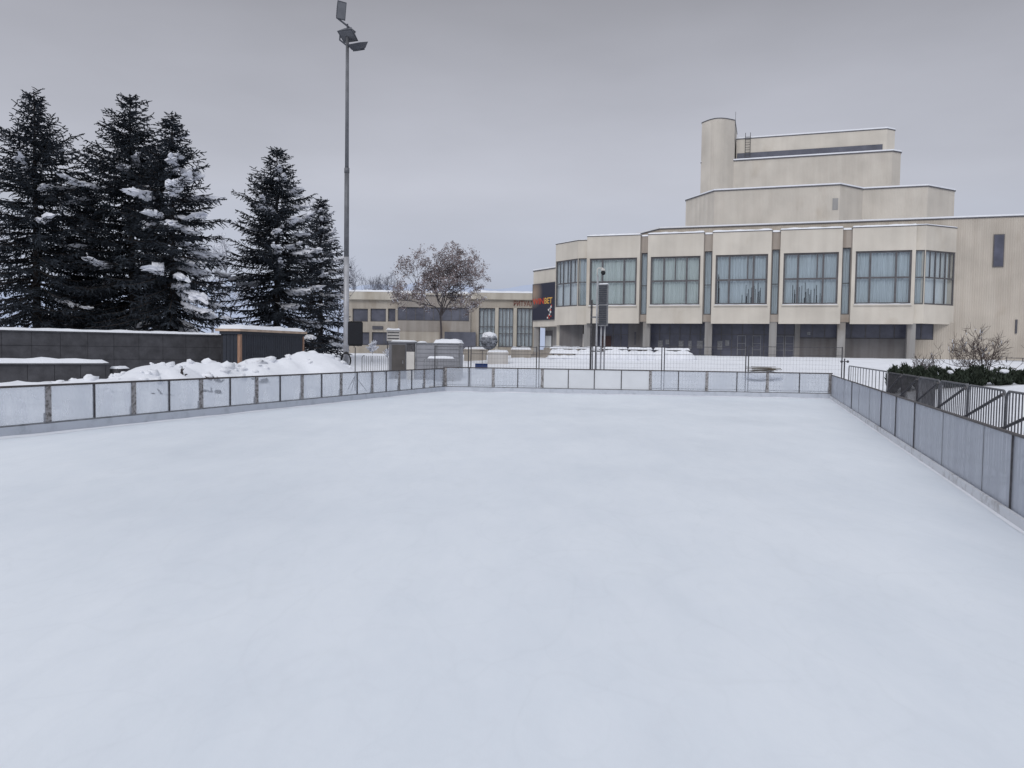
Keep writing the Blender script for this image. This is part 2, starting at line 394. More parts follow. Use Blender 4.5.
while q-1.35>1: q-=1.35; back.append((q,tg)); tg = not tg
left_posts = list(reversed(back)) + mm + [((CL-NL).length-.07,True)]
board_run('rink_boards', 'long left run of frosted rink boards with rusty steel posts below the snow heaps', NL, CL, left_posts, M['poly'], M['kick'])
meas = [(469,0),(493,1),(517.5,0),(542,1),(568,0),(594,0),(621,0),(650,1),(678,0),(706.5,1),(736.5,0),(767,1),(799,0)]
far_posts = [(.07,True)]+[(on_run(p,CL,CR),bool(t)) for p,t in meas]+[((CR-CL).length-.07,True)]
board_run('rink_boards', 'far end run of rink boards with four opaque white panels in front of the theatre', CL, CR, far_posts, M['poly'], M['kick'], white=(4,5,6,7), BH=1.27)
meas = [1016,986,944.5,916,897,882,870,859,852,844]
mm = [on_run(p,NR,CR) for p in meas]
q = mm[0]; back=[]
while q-1.9>1: q-=1.9; back.append((q,False))
right_posts = list(reversed(back)) + [(v,'seam' if p in (986,944.5,870,859,844) else False) for v,p in zip(mm,meas)] + [((CR-NR).length-.07,True)]
board_run('rink_boards', 'long right run of scratched grey rink boards in front of the steel barricades', NR, CR, right_posts, M['poly_right'], M['kick_right'], kick_h=.15, thin=.011, rh=.03)
# low ridge of scraped snow against the boards
rg = MB()
for a,b,sd in ((NL,CL,1),(CL,CR,2),(NR,CR,3)):
    d=(b-a).normalized(); n=Vector((-d.y,d.x,0)); n = n if n.dot(Vector((0,20,0))-a)>0 else -n
    N_=int((b-a).length/.25); base=len(rg.v)
    for i in range(N_+1):
        p=a+d*(b-a).length*i/N_
        w=.18+.12*noise.noise(Vector((i*.11,sd*7,0)))+.06*noise.noise(Vector((i*.6,sd,0))); h=.03+.03*noise.noise(Vector((i*.17,sd*3,2)))
        if sd==3: w*=.3; h*=.45
        for fx,fz in ((.077,h),(.077+w*.45,h*.5),(.077+w,.004)):
            rg.v.append(tuple(p+n*fx+Vector((0,0,fz))))
    for i in range(N_):
        for j in range(2):
            k=base+i*3+j; rg.f.append((k,k+1,k+4,k+3))
tag(rg.build('snow_ridge', M['snow'], smooth=True), 'thin ridge of scraped snow at the foot of the rink boards', kind='stuff')

# ------------------------------------------------------------------ helpers for facades
def facade(mb, p0, p1, z0, z1, holes, th):
    d = Vector((p1[0]-p0[0], p1[1]-p0[1])); Ln=d.length; d/=Ln; n=Vector((-d.y,d.x))
    us = sorted({0.,Ln}|{h[0] for h in holes}|{h[1] for h in holes}); zs = sorted({z0,z1}|{h[2] for h in holes}|{h[3] for h in holes})
    us=[u for u in us if 0<=u<=Ln]; zs=[z for z in zs if z0<=z<=z1]
    def pt(u,w,z): return (p0[0]+d.x*u+n.x*w, p0[1]+d.y*u+n.y*w, z)
    for j in range(len(zs)-1):
        run=None
        for i in range(len(us)-1):
            cu=(us[i]+us[i+1])/2; cz=(zs[j]+zs[j+1])/2
            solid = not any(h[0]<cu<h[1] and h[2]<cz<h[3] for h in holes)
            if solid and run is None: run=us[i]
            if run is not None and (not solid or i==len(us)-2):
                e = us[i] if not solid else us[i+1]
                mb.hexa([pt(run,0,zs[j]),pt(e,0,zs[j]),pt(e,th,zs[j]),pt(run,th,zs[j]),pt(run,0,zs[j+1]),pt(e,0,zs[j+1]),pt(e,th,zs[j+1]),pt(run,th,zs[j+1])])
                run=None
def seg(p0,p1):
    d=Vector((p1[0]-p0[0],p1[1]-p0[1])).normalized(); n=Vector((-d.y,d.x))
    return lambda u,w,z: (p0[0]+d.x*u+n.x*w, p0[1]+d.y*u+n.y*w, z)
def sbox(mb, f, u0,u1,w0,w1,z0,z1):
    mb.hexa([f(u0,w0,z0),f(u1,w0,z0),f(u1,w1,z0),f(u0,w1,z0),f(u0,w0,z1),f(u1,w0,z1),f(u1,w1,z1),f(u0,w1,z1)])
def window(parent, p0, p1, u0,u1,z0,z1, recess, vert, horiz, fw=.09, pane=None, curtain=None, off=None, seed=0, gaps=(), halfvert=(), name='window'):
    """frame part with pane and curtain sub-parts. vert: fractions; horiz: fractions from the bottom; halfvert: (fraction, from, to)"""
    f = seg(p0,p1); m=MB(); W=u1-u0; Hh=z1-z0; a,b=recess,recess+.1
    sbox(m,f,u0,u0+fw,a,b,z0,z1); sbox(m,f,u1-fw,u1,a,b,z0,z1); sbox(m,f,u0+fw,u1-fw,a,b,z0,z0+fw); sbox(m,f,u0+fw,u1-fw,a,b,z1-fw,z1)
    for v in vert: sbox(m,f,u0+W*v-fw/2,u0+W*v+fw/2,a+.004,b-.004,z0+fw,z1-fw)
    for h in horiz: sbox(m,f,u0+fw,u1-fw,a+.012,b-.012,z0+Hh*h-fw/2,z0+Hh*h+fw/2)
    for v,q0,q1 in halfvert: sbox(m,f,u0+W*v-fw*.35,u0+W*v+fw*.35,a+.008,b-.008,z0+Hh*q0+fw*.5,z0+Hh*q1-fw)
    o = m.build(name, M['frame'], parent, off=off)
    m=MB(); sbox(m,f,u0+fw*.5,u1-fw*.5,a+.04,a+.055,z0+fw*.5,z1-fw*.5); m.build('pane', pane or M['pane'], o, off=off)
    if curtain:
        m=MB(); n=max(8,int(W/.06)); rnd=random.Random(seed)
        for i in range(n):
            x0_=u0+W*i/n; x1_=u0+W*(i+1)/n; fr=(i+.5)/n
            w0=a+.32+.06*math.sin(i*1.25+seed)+.03*math.sin(i*.43+seed*2); w1=a+.32+.06*math.sin((i+1)*1.25+seed)+.03*math.sin((i+1)*.43+seed*2)
            zt=z1; zb=z0
            for g0,g1,q in gaps:
                if g0<fr<g1: zb = z0+Hh*q*rnd.uniform(.3,1) if rnd.random()<.33 else z0
            m.poly([f(x0_,w0,zb),f(x1_,w1,zb),f(x1_,w1,zt),f(x0_,w0,zt)])
        m.build('curtain', curtain, o, smooth=False, off=off)
    return o
def expand(pts, e):
    out=[]; n=len(pts)
    for i in range(n):
        a=Vector(pts[i-1]); b=Vector(pts[i]); c=Vector(pts[(i+1)%n])
        d1=(b-a).normalized(); d2=(c-b).normalized(); n1=Vector((d1.y,-d1.x)); n2=Vector((d2.y,-d2.x))
        k=(n1+n2); k=k/max(.3,k.dot(n1)*1.0) if k.length>1e-6 else n1
        out.append((b.x+k.x*e,b.y+k.y*e))
    return out

# ------------------------------------------------------------------ theatre
TO = at(770,330,76.5); TB = 1.75
def bp(px,py,v):
    d=ray(px,py); k=(TO.x*AX.x+TO.y*AX.y+v)/(d.x*AX.x+d.y*AX.y)
    x,y,z=d.x*k,d.y*k,EYE+d.z*k
    return (x-TO.x)*TX.x+(y-TO.y)*TX.y, z
OFF=(0,0,TB)
th = thing('theatre', (TO.x,TO.y,TB), 'large cream concrete theatre with stepped tiers, tower and curtained first floor windows', 'building', rz=-ANG)
def T(mb,name,m,parent=th,smooth=False): return mb.build(name,m,parent,smooth,OFF)
BAYS=[(-18.7,-13.05),(-12.25,-6.6),(-5.72,-.07),(.76,6.4),(7.27,12.75)]
ZP=14.28; ZS=5.12
cur=['curtain_green','curtain_green','curtain_blue','curtain_blue','curtain_blue']
for i,(a,b) in enumerate(BAYS):
    w0,w1=.32,(b-a)-.30; zt=11.98+.02*i; zb=7.0
    m=MB(); facade(m,(a,0),(b,0),ZS,ZP,[(w0,w1,zb,zt)],.5); T(m,'bay_wall',M['cream'])
    gaps={2:((.5,.9,.45),(.0,.1,.95)),3:((.15,.75,.45),),0:((.0,.08,.2),)}.get(i,())
    window(th,(a,0),(b,0),w0+.002,w1-.002,zb+.002,zt-.002,.16,(.27,.73),(.5,),fw=.17,pane=M['pane'],curtain=M[cur[i]],off=OFF,seed=i*3+1,gaps=gaps,
           halfvert=((.5,.5,1),) if i in (1,) else (((.62,.5,1),) if i in (2,3) else ()))
    m=MB(); m.box(a+w0-.08,a+w1+.08,-.16,-.003,zb-.13,zb-.01); s_=T(m,'window_sill',M['cream'])
    m=MB(); m.snow(a+w0-.05,a+w1+.05,-.15,-.02,zb-.01,.07,i); T(m,'snow',M['snow'],s_,True)
    m=MB(); m.box(a-.03,b+.03,-.05,.5,ZP+.002,ZP+.07); T(m,'flashing',M['flash'])
    m=MB(); m.snow(a-.04,b+.04,-.03,.6,ZP+.07,.2,i+20); T(m,'snow_cap',M['snow'],smooth=True)
for i in range(4):
    a=BAYS[i][1]; b=BAYS[i+1][0]
    m=MB(); facade(m,(a+.003,.55),(b-.003,.55),ZS+.2,ZP-.06,[(.06,b-a-.06,6.05,12.5)],.4); T(m,'slot_wall',M['slot'])
    window(th,(a,.55),(b,.55),.065,b-a-.065,6.052,12.498,.1,(),(.47,),fw=.09,curtain=M['curtain_blue'],off=OFF,seed=40+i)
    m=MB(); m.snow(a-.03,b+.03,.5,1.0,ZP-.06,.2,i+30); T(m,'snow_cap',M['snow'],smooth=True)
# end facets
LF=[(-22.95,3.0),(-19.8,.55),(-18.72,.55)]; RF=[(12.77,.55),(13.67,.55),(16.72,3.22)]
for pts,zp,zap,sd in ((LF,ZP-.3,5.0,50),(RF,ZP+.1,5.2,60)):
    for k in range(2):
        p0,p1=pts[k],pts[k+1]; Ln=(Vector(p1)-Vector(p0)).length
        m=MB(); facade(m,p0,p1,zap,zp,[(.03 if Ln>2 else .02,Ln-.03,7.0,12.1)],.4); T(m,'bay_wall',M['cream'])
        if Ln>2:
            window(th,p0,p1,.035,Ln-.035,7.002,12.098,.08,(.36,.7) if sd==60 else (.33,.66),(.5,),fw=.13,curtain=M['curtain_white'],off=OFF,seed=sd,
                   halfvert=((.18,.5,1),(.53,.5,1),(.85,.5,1)))
        else:
            window(th,p0,p1,.025,Ln-.035,7.002,12.098,.08,(),(.5,),fw=.1,curtain=M['curtain_blue'],off=OFF,seed=sd+1)
        f=seg(p0,p1); m=MB(); sbox(m,f,-.02,Ln+.02,-.05,.4,zp+.002,zp+.07); T(m,'flashing',M['flash'])
        m=MB(); sbox(m,f,0,Ln,-.03,.4,zp+.071,zp+.15); T(m,'snow_cap',M['snow'])
# closed room behind the windows, floor slab, ceiling, roof
m=MB(); m.prism([(-22.2,4.3),(-19.3,2.3),(12.9,2.3),(15.3,4.2),(15.2,4.4),(-22.2,4.6)],6.0,13.0); T(m,'back_room',M['interior'])
slab=[(-22.9,3.05),(-19.78,.62),(13.62,.62),(16.6,3.22),(-22.9,3.24)]
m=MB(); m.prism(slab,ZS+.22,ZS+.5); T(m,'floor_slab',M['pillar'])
m=MB(); m.prism([(-22.7,3.6),(-19.6,1.05),(13.4,1.05),(16.2,3.3),(16.2,3.24),(-22.5,6)],13.1,13.9); T(m,'roof',M['cream'])
# ground floor: columns and recessed front
for px in (587,646,708,772.5,841,911):
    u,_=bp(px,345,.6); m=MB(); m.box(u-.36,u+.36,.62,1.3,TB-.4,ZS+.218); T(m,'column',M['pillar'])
GF=3.0
def gfz(mb,u0,u1,z0,z1,w0,w1): mb.box(u0,u1,w0,w1,z0,z1)
cols=[-21.5,-18.0,-16.2,-12.4,-5.9,.4,2.2]
def glazing(u0,u1,z0,z1,nv,hs,mt,nm='glazing'):
    m=MB(); W=u1-u0
    m.box(u0,u1,GF,GF+.12,z0,z0+.1); m.box(u0,u1,GF,GF+.12,z1-.1,z1)
    for k in range(nv+1):
        x=u0+W*k/nv; m.box(max(u0,x-.04),min(u1,x+.04),GF+.004,GF+.116,z0+.1,z1-.1)
    for h in hs: m.box(u0,u1,GF+.012,GF+.108,h-.03,h+.03)
    o=T(m,nm,M['frame'])
    m=MB(); m.box(u0,u1,GF+.05,GF+.07,z0,z1); T(m,'pane',mt,o)
    return o
zg=ZS+.218
glazing(-18.0,-14.6,TB-.3,zg,4,(4.0,),M['dark_glass'])
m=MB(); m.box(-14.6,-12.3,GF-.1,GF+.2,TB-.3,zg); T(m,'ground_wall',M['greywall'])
m=MB(); m.box(-13.95,-13.75,GF-.12,GF-.101,2.9,4.3); T(m,'vent',M['flash'])
glazing(-12.3,-5.9,TB-.3,zg,6,(4.1,),M['dark_glass'])
glazing(-5.9,.5,TB-.3,zg,6,(4.1,),M['dark_glass'])
glazing(.5,2.4,TB-.3,zg,2,(4.1,),M['dark_glass'])
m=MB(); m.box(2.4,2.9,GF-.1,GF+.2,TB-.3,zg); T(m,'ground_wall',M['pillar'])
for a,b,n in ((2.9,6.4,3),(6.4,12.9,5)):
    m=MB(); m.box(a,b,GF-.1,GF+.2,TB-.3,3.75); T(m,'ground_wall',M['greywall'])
    glazing(a,b,3.75,zg,n,(),M['dark_glass'],'strip_window')
glazing(12.9,15.0,3.7,zg,2,(),M['dark_glass'],'strip_window')
m=MB(); m.box(12.9,15.0,GF-.1,GF+.2,TB-.3,3.7); m.box(15.0,16.7,GF-.1,GF+.2,TB-.3,zg); T(m,'ground_wall',M['cream_wall'])
# doors with pale frames and notices behind the glass
for u0 in (-3.2,-1.7,.55,1.5):
    m=MB(); w=.85
    for a,b,c,d_ in ((0,.06,0,2.25),(w-.06,w,0,2.25),(.06,w-.06,2.19,2.25),(.06,w-.06,1.4,1.45),(.06,w-.06,.75,.8)): m.box(u0+a,u0+b,GF-.05,GF-.003,TB+c,TB+d_)
    T(m,'door',M['container'])
for k,(u0,z0,w,h) in enumerate(((-11.4,2.6,.5,.8),(-10.6,3.0,.4,.5),(-5.2,2.5,.5,.9),(-4.4,2.9,.4,.6),(3.6,4.1,.3,.3),(-9.2,2.7,.5,.7),(-8.2,2.5,.35,.9),(-7.3,2.6,.6,.8),(-6.6,3.2,.35,.5))):
    m=MB(); m.box(u0,u0+w,GF-.02,GF-.002,z0,z0+h); T(m,'notice',M['galv'])
m=MB(); m.box(-17.6,-16.5,GF-.06,GF-.004,TB,TB+2.1); T(m,'door',mat('brown_door',(.07,.04,.04),.5))
m=MB(); m.box(-19.7,-19.0,GF-.06,GF+.1,TB,TB+2.3); T(m,'door',M['white_panel'])
m=MB(); m.box(-22.4,-19.7,GF+.1,GF+.3,TB-.3,zg); m.box(-19.0,-18.0,GF+.1,GF+.3,TB-.3,zg); T(m,'ground_wall',M['greywall'])
# rear volumes
def volume(name,pts,z0,z1,m_,cap=True,ex=.1):
    m=MB(); m.prism(pts,z0,z1); T(m,name,m_)
    if cap:
        m=MB(); m.prism(expand(pts,ex),z1+.002,z1+.1); T(m,'flashing',M['flash'])
        m=MB(); m.prism(expand(pts,ex*.6),z1+.101,z1+.26); T(m,'snow_cap',M['snow'])
volume('hall_wall',[(-11.5,3.28),(44,3.28),(44,44),(-15.5,44),(-15.5,8)],TB-.4,15.3,M['cream_wall'])
volume('wing_wall',[(-22.9,3.7),(-11.6,3.7),(-15.6,8.0),(-15.6,40),(-22.9,40)],TB-.4,13.7,M['cream'],False)
volume('tier_wall',[(-9.8,12.6),(-6.24,8),(6.6,8),(9.12,11),(15.4,11),(18.6,14.4),(18.6,36),(-9.8,36)],15.2,20.0,M['cream_rib'])
volume('stage_wall',[(-8.25,14.02),(12.3,14.02),(13.25,14.9),(13.25,34),(-8.25,34)],19.9,24.6,M['cream_rib'])
volume('upper_block',[(-4.4,16),(11.9,16),(12.85,16.9),(12.85,32),(-4.4,32)],24.5,27.6,M['cream'],True,.05)
arc=[(-8.3+3.75*i/10, 14-1.35*math.sin(math.pi*i/10)) for i in range(11)]
volume('tower',arc+[(-4.55,20),(-8.3,20)],19.9,29.3,M['cream_rib'],False)
m=MB(); m.prism(expand(arc+[(-4.55,20),(-8.3,20)],.06),29.302,29.38); T(m,'flashing',M['flash'])
m=MB(); m.box(-4.3,11.5,15.93,15.997,25.25,25.95); T(m,'strip_window',M['dark_glass_haze'])
u,z=bp(836,205,8); m=MB(); m.box(u-.35,u+.2,7.95,7.998,z-.5,z+.7); T(m,'vent',M['pillar'])
m=MB()
for dx in (-.28,.28): m.tube([(-3.1+dx,15.9,25.2),(-3.1+dx,15.9,28.3)],.035,5)
for k in range(9): m.tube([(-3.38,15.9,25.4+k*.3),(-2.82,15.9,25.4+k*.3)],.025,4)
T(m,'ladder',M['galv_dark'])
m=MB(); m.tube([(-4.5,14.3,27.0),(-4.5,14.3,30.4)],.02,5); T(m,'antenna',M['galv_dark'])
u0,z1=bp(994,235,3.28); u1,z0=bp(1003,266,3.28)
m=MB(); m.box(u0-.03,u1+.03,3.2,3.278,z0-.1,z1+.05); o=T(m,'window',M['frame'])
m=MB(); m.box(u0+.05,u1-.05,3.18,3.199,z0,z1-.04); T(m,'pane',M['dark_glass'],o)
u,z=bp(1016,326,3.28); m=MB(); m.box(u-.09,u+.09,3.17,3.278,z-.7,z+.6); T(m,'vent',M['flash'])
# wing with the advertising board
def uv_of(px,v): u,_=bp(px,300,v); return (u,v)
W1=uv_of(557.5,4.6); W0=uv_of(533.2,8.0)
volume('wing_bay',[W0,W1,(W1[0]+2,W1[1]+.2),(W1[0]+2,24),(W0[0],24)],4.95,11.55,M['cream'],True,.08)
m=MB(); m.prism([(W0[0]+1.2,W0[1]+1.2),(W1[0]+.3,W1[1]+1.4),(W1[0]+2,24),(W0[0]+1.2,24)],TB-.4,4.949); T(m,'ground_wall',M['pillar'])
f=seg((W0[0]+1.2,W0[1]+1.2),(W1[0]+.3,W1[1]+1.4)); Lw=(Vector(W1)-Vector(W0)).length
m=MB(); sbox(m,f,.2,1.9,-.08,-.003,TB+.5,4.5); o=T(m,'window',M['frame'])
m=MB(); sbox(m,f,.3,1.8,-.1,-.081,TB+.6,3.9); T(m,'pane',M['curtain_white'],o)
m=MB(); p=seg(W0,W1)(.4,.3,0); m.box(p[0]-.3,p[0]+.3,p[1]-.1,p[1]+.5,TB-.4,4.948); T(m,'column',M['pillar'])

# advertising board on the wing
d2=(Vector(W1)-Vector(W0)).normalized(); phi=math.atan2(d2.y,d2.x)
wp=th.location+Vector((TX.x*W0[0]+AX.x*W0[1],TX.y*W0[0]+AX.y*W0[1],0))
bbm=bpy.data.materials.new('poster'); bbm.use_nodes=True
nt=bbm.node_tree; b=nt.nodes['Principled BSDF']; b.inputs['Roughness'].default_value=.55
tc=nt.nodes.new('ShaderNodeTexCoord'); mp=nt.nodes.new('ShaderNodeMapping'); mp.inputs['Location'].default_value=(-.55,0,-3.1); mp.inputs['Scale'].default_value=(.55,.1,.55)
gr=nt.nodes.new('ShaderNodeTexGradient'); gr.gradient_type='SPHERICAL'; rp=nt.nodes.new('ShaderNodeValToRGB')
mp.vector_type='TEXTURE'; mp.inputs['Location'].default_value=(.35,0,3.2); mp.inputs['Scale'].default_value=(2.3,1,2.3)
nt.links.new(tc.outputs['Object'],mp.inputs[0]); nt.links.new(mp.outputs[0],gr.inputs[0]); nt.links.new(gr.outputs[0],rp.inputs[0]); nt.links.new(rp.outputs[0],b.inputs['Base Color'])
rp.color_ramp.elements[0].color=(.018,.02,.04,1); rp.color_ramp.elements[1].color=(.36,.27,.2,1); rp.color_ramp.elements[0].position=.15
zb0,zb1=5.75,9.95
bd=thing('billboard',(wp.x,wp.y,zb0),'dark advertising board with red and yellow lettering on the theatre wing','billboard',rz=-ANG+phi)
m=MB(); m.box(.12,Lw-.06,-.13,-.02,0,zb1-zb0); m.build('board',bbm,bd)
m=MB(); h=zb1-zb0
m.box(.05,.12,-.15,-.02,-.07,h+.07); m.box(Lw-.06,Lw,-.15,-.02,-.07,h+.07); m.box(.12,Lw-.06,-.15,-.02,-.07,0); m.box(.12,Lw-.06,-.15,-.02,h,h+.07); m.build('frame',M['flash'],bd)
def text(body,size,mt,parent,loc,rot,name='lettering',ext=.01,xs=1,bold=.0):
    c=bpy.data.curves.new(name,'FONT'); c.body=body; c.size=size; c.extrude=ext; c.offset=bold
    t=bpy.data.objects.new(name,c); col.objects.link(t)
    dg=bpy.context.evaluated_depsgraph_get(); me=bpy.data.meshes.new_from_object(t.evaluated_get(dg))
    bpy.data.objects.remove(t)
    me.materials.clear(); me.materials.append(mt)
    o=bpy.data.objects.new(name,me); col.objects.link(o); o.parent=parent; o.location=loc; o.rotation_euler=rot; o.scale=(xs,1,1)
    return o
bx=Lw-.2
red=mat('sign_red',(.52,.06,.03),.5,.1); yel=mat('sign_yellow',(.72,.42,.10),.5,.1); wht=mat('sign_white',(.7,.68,.66),.5,.1)
text('WIN',.98,red,bd,(.16,-.145,1.85),(R(90),0,0),xs=bx*.47/1.95,bold=.012)
text('BET',.98,yel,bd,(.16+bx*.50,-.145,1.85),(R(90),0,0),xs=bx*.36/1.75,bold=.012)
m=MB()
for k,(a,c,w) in enumerate(((.66,.2,.09),(.74,.55,.1),(.78,.85,.12),(.70,1.1,.1),(.80,1.45,.1),(.76,1.25,.08))): m.obox((.1+bx*a,-.145,c),w*1.2,.012,w,Matrix.Rotation(.3*k,3,'Y'))
m.build('dice_picture',wht,bd)
m=MB()
for k,(a,c,w) in enumerate(((.70,.4,.1),(.79,1.1,.09),(.73,.05+.1,.08),(.80,.35,.08),(.82,1.6,.08))): m.obox((.1+bx*a,-.143,c),w*1.1,.01,w,Matrix.Rotation(.4*k+.2,3,'Y'))
m.build('red_dice_picture',red,bd)

# ------------------------------------------------------------------ low hall on the left, behind the square
HY=100.0; hz=1.75
def hp(px,py): p=at(px,py,HY); return p.x,p.z
hx0=hp(344,330)[0]; hx1=hp(538,330)[0]
hall=thing('ceremony_hall',(0,HY,hz),'long low beige hall with red wall lettering and tall windows behind the square','building')
HO=(0,HY,hz)
def Hh(mb,name,m_,parent=hall,smooth=False): return mb.build(name,m_,parent,smooth,HO)
xl=hp(399,300)[0]; xm=hp(471,300)[0]
zl=hp(370,292)[1]; zr=hp(500,294)[1]
lw=[(hp(a,310)[0],hp(b,310)[0],hp(a,321.5)[1],hp(a,308.5)[1]) for a,b in ((352.5,368),(370.5,386),(388,395.5))]
low=[(hp(a,310)[0],hp(b,310)[0],hp(a,345)[1],hp(a,332)[1]) for a,b in ((352.5,369.5),(372,396))]
mid=[(hp(398,310)[0],hp(469.5,310)[0],hp(430,321)[1],hp(430,307.5)[1])]
midlow=[(hp(445,340)[0],hp(476,340)[0],hp(450,350)[1],hp(450,332)[1])]
rt=[(hp(a,310)[0],hp(b,310)[0],hp(a,347)[1],hp(a,308)[1]) for a,b in ((479,495.5),(498.5,513.5),(517,533))]
def holes(hs,x0): return [(a-x0,b-x0,c,d_) for a,b,c,d_ in hs]
m=MB(); facade(m,(hx0,HY),(xl,HY),hz-.4,zl-1.0,holes(lw+low,hx0),.5); Hh(m,'wall',M['hall_wall'])
m=MB(); facade(m,(xl,HY-.6),(xm,HY-.6),hz-.4,zl-.3,holes(mid,xl),.5); Hh(m,'wall',M['hall_low'])
m=MB(); facade(m,(xm,HY-.3),(hx1,HY-.3),hz-.4,zr-.75,holes(rt,xm),.5); Hh(m,'wall',M['hall_wall'])
m=MB(); m.box(hx0-.3,xl-.05,HY-.5,HY+14,zl-.998,zl+.02); Hh(m,'roof_band',M['hall_band'])
m=MB(); m.box(xl-.3,xm-.002,HY-.9,HY+14,zl-.298,zl-.1); Hh(m,'roof_band',M['hall_band'])
m=MB(); m.box(xm,hx1+1,HY-.7,HY+14,zr-.748,zr+.12); Hh(m,'roof_band',M['hall_band'])
m=MB(); m.snow(hx0-.3,xl-.1,HY-.5,HY+10,zl+.02,.3,2,.5); m.snow(xl-.1,xm,HY-.8,HY+10,zl-.1,.35,3,.5); m.snow(xm,hx1+1,HY-.7,HY+10,zr+.12,.32,4,.5); Hh(m,'snow_cap',M['snow'],smooth=True)
xa,xb=hp(472,300)[0],hp(506,300)[0]
m=MB(); m.hexa([(xa,HY+2,zr+.1),(hx1,HY+2,zr+.1),(hx1,HY+9,zr+.1),(xa,HY+9,zr+.1),(xa,HY+4,zr+.95),(xb,HY+4,zr+.35),(xb,HY+8,zr+.35),(xa,HY+8,zr+.95)]); Hh(m,'snow_drift',M['snow'])
m=MB(); m.box(hx0,hx1,HY+.9,HY+13.9,hz-.4,zl-1.05); Hh(m,'back_room',M['interior'])
for k,(a,b,c,d_) in enumerate(lw+low): window(hall,(0,HY),(1,HY),a+.01,b-.01,c+.01,d_-.01,.2,(.5,) if k==4 else (),(),fw=.09,pane=M['dark_glass_haze'],off=HO,seed=k)
for k,(a,b,c,d_) in enumerate(mid): window(hall,(0,HY-.6),(1,HY-.6),a+.01,b-.01,c+.01,d_-.01,.2,(.12,.25,.37,.5,.62,.75,.87),(),fw=.09,pane=M['dark_glass_haze'],off=HO,seed=k)
for k,(a,b,c,d_) in enumerate(rt): window(hall,(0,HY-.3),(1,HY-.3),a+.01,b-.01,c+.01,d_-.01,.15,(.27,.5,.75),(.34,.52),fw=.1,pane=M['pane'],curtain=M['curtain_white'],off=HO,seed=k+7)
for a,b,c,d_ in midlow:
    m=MB(); m.box(a,b,HY-.75,HY-.602,c,d_); Hh(m,'strip_window',M['dark_glass_haze'])
a=hp(400,340)[0]; b=hp(440,340)[0]; m=MB(); m.box(a,b,HY-.7,HY-.602,hz,hp(420,332)[1]); Hh(m,'ground_wall',M['hall_wall'])
a,z1_=hp(372.5,326); b,z0_=hp(383,329.5); m=MB(); m.box(a,b,HY-.15,HY-.002,z0_,z1_); Hh(m,'name_plate',M['flash'])
for px in (497,515.2): 
    a=hp(px,310)[0]; m=MB(); m.box(a-.22,a+.22,HY-.5,HY-.303,hz,rt[0][3]+.05); Hh(m,'pilaster',M['hall_band'])
lx,lz=hp(513.3,306); text('РИТУАЛИ',.9,M['red_letter'],hall,(lx,-.36,lz-hz),(R(90),0,0),xs=.72,bold=.015)
m=MB(); m.tube([(hp(533,300)[0]-.2,HY+20,8),(hp(533,300)[0]-.2,HY+20,10)],.05); 

# ------------------------------------------------------------------ floodlight mast
b=at(346,372,45); gzb=tz(b.x,b.y)
mast=thing('floodlight_mast',(b.x,b.y,gzb-.1),'tall grey floodlight mast with three lamp heads left of the rink corner','floodlight mast')
def lz_(py): return at(346,py,45).z-gzb+.1
m=MB(); m.tube([(0,0,0),(0,0,lz_(257))],[.17,.155],12); m.tube([(0,0,0),(0,0,.12)],.3,12); m.build('lower_pole',M['pole_low'],mast,True)
m=MB(); m.tube([(0,0,lz_(257)),(0,0,lz_(170))],[.145,.135],12); m.build('middle_pole',M['pole'],mast,True)
m=MB(); m.tube([(0,0,lz_(170)),(0,0,lz_(35))],[.115,.09],12); m.tube([(0,0,lz_(173)),(0,0,lz_(168))],.15,12); m.build('upper_pole',M['pole'],mast,True)
sx=.0585
def flood(px,py,w,h,tilt,yaw,blabel):
    c=Vector(((px-346)*sx,0,lz_(py))); Mx=Matrix.Rotation(yaw,3,'Z')@Matrix.Rotation(tilt,3,'X')
    m=MB(); P=[]
    for (a,s_) in ((-.16,1),(.16,.62)):
        for x,z in ((-1,-1),(1,-1),(1,1),(-1,1)): P.append(c+Mx@Vector((x*w*s_*.5,a,z*h*s_*.5)))
    m.hexa([P[0],P[1],P[2],P[3],P[4],P[5],P[6],P[7]]); o=m.build('floodlight',M['lamp'],mast); tag(o,blabel)
    m=MB(); q=[c+Mx@Vector((x*w*.44,-.166,z*h*.44)) for x,z in ((-1,-1),(1,-1),(1,1),(-1,1))]; m.poly(q); m.build('lamp_glass',M['lampglass'],o)
    m=MB(); k=.05
    for i in range(5):
        z_=-h*.25+h*.5*i/4; m.obox(c+Mx@Vector((0,.19,z_)),w*.28,.05,.012,Mx)
    m.build('cooling_fins',M['lamp'],o)
    return c
c1=flood(339,11,.55,.98,R(12),R(35),'upright lamp head at the very top')
c2=flood(347,34,.95,.85,R(62),R(-20),'lamp head tilted flat below the cross arm')
c3=flood(356.5,46,.95,.8,R(-68),R(-25),'lowest lamp head facing right')
m=MB(); m.tube([((336.5-346)*sx,0,lz_(18.5)),((353.5-346)*sx,.1,lz_(31.5))],.055,6); m.tube([c1-Vector((0,0,.45)),((338.5-346)*sx,0,lz_(20))],.05,6)
m.tube([((339-346)*sx,0,lz_(34)),((338.5-346)*sx,0,lz_(40)),(0,0,lz_(46))],.05,6); m.tube([(0,0,lz_(46)),((352-346)*sx,0,lz_(46.5))],.06,6); m.tube([(0,0,lz_(35)),(0,0,lz_(24))],.05,6)
m.build('bracket',M['lamp'],mast)
cc=at(346.5,360.5,44.75)
ccoil=MB()
for k in range(4):
    ccoil.tube([(cc.x+(.24+.02*k)*math.cos(t*math.pi/8), cc.y-.12-.03*k+.0*t, cc.z+(.5-.03*k)*math.sin(t*math.pi/8)) for t in range(17)],.032,6)
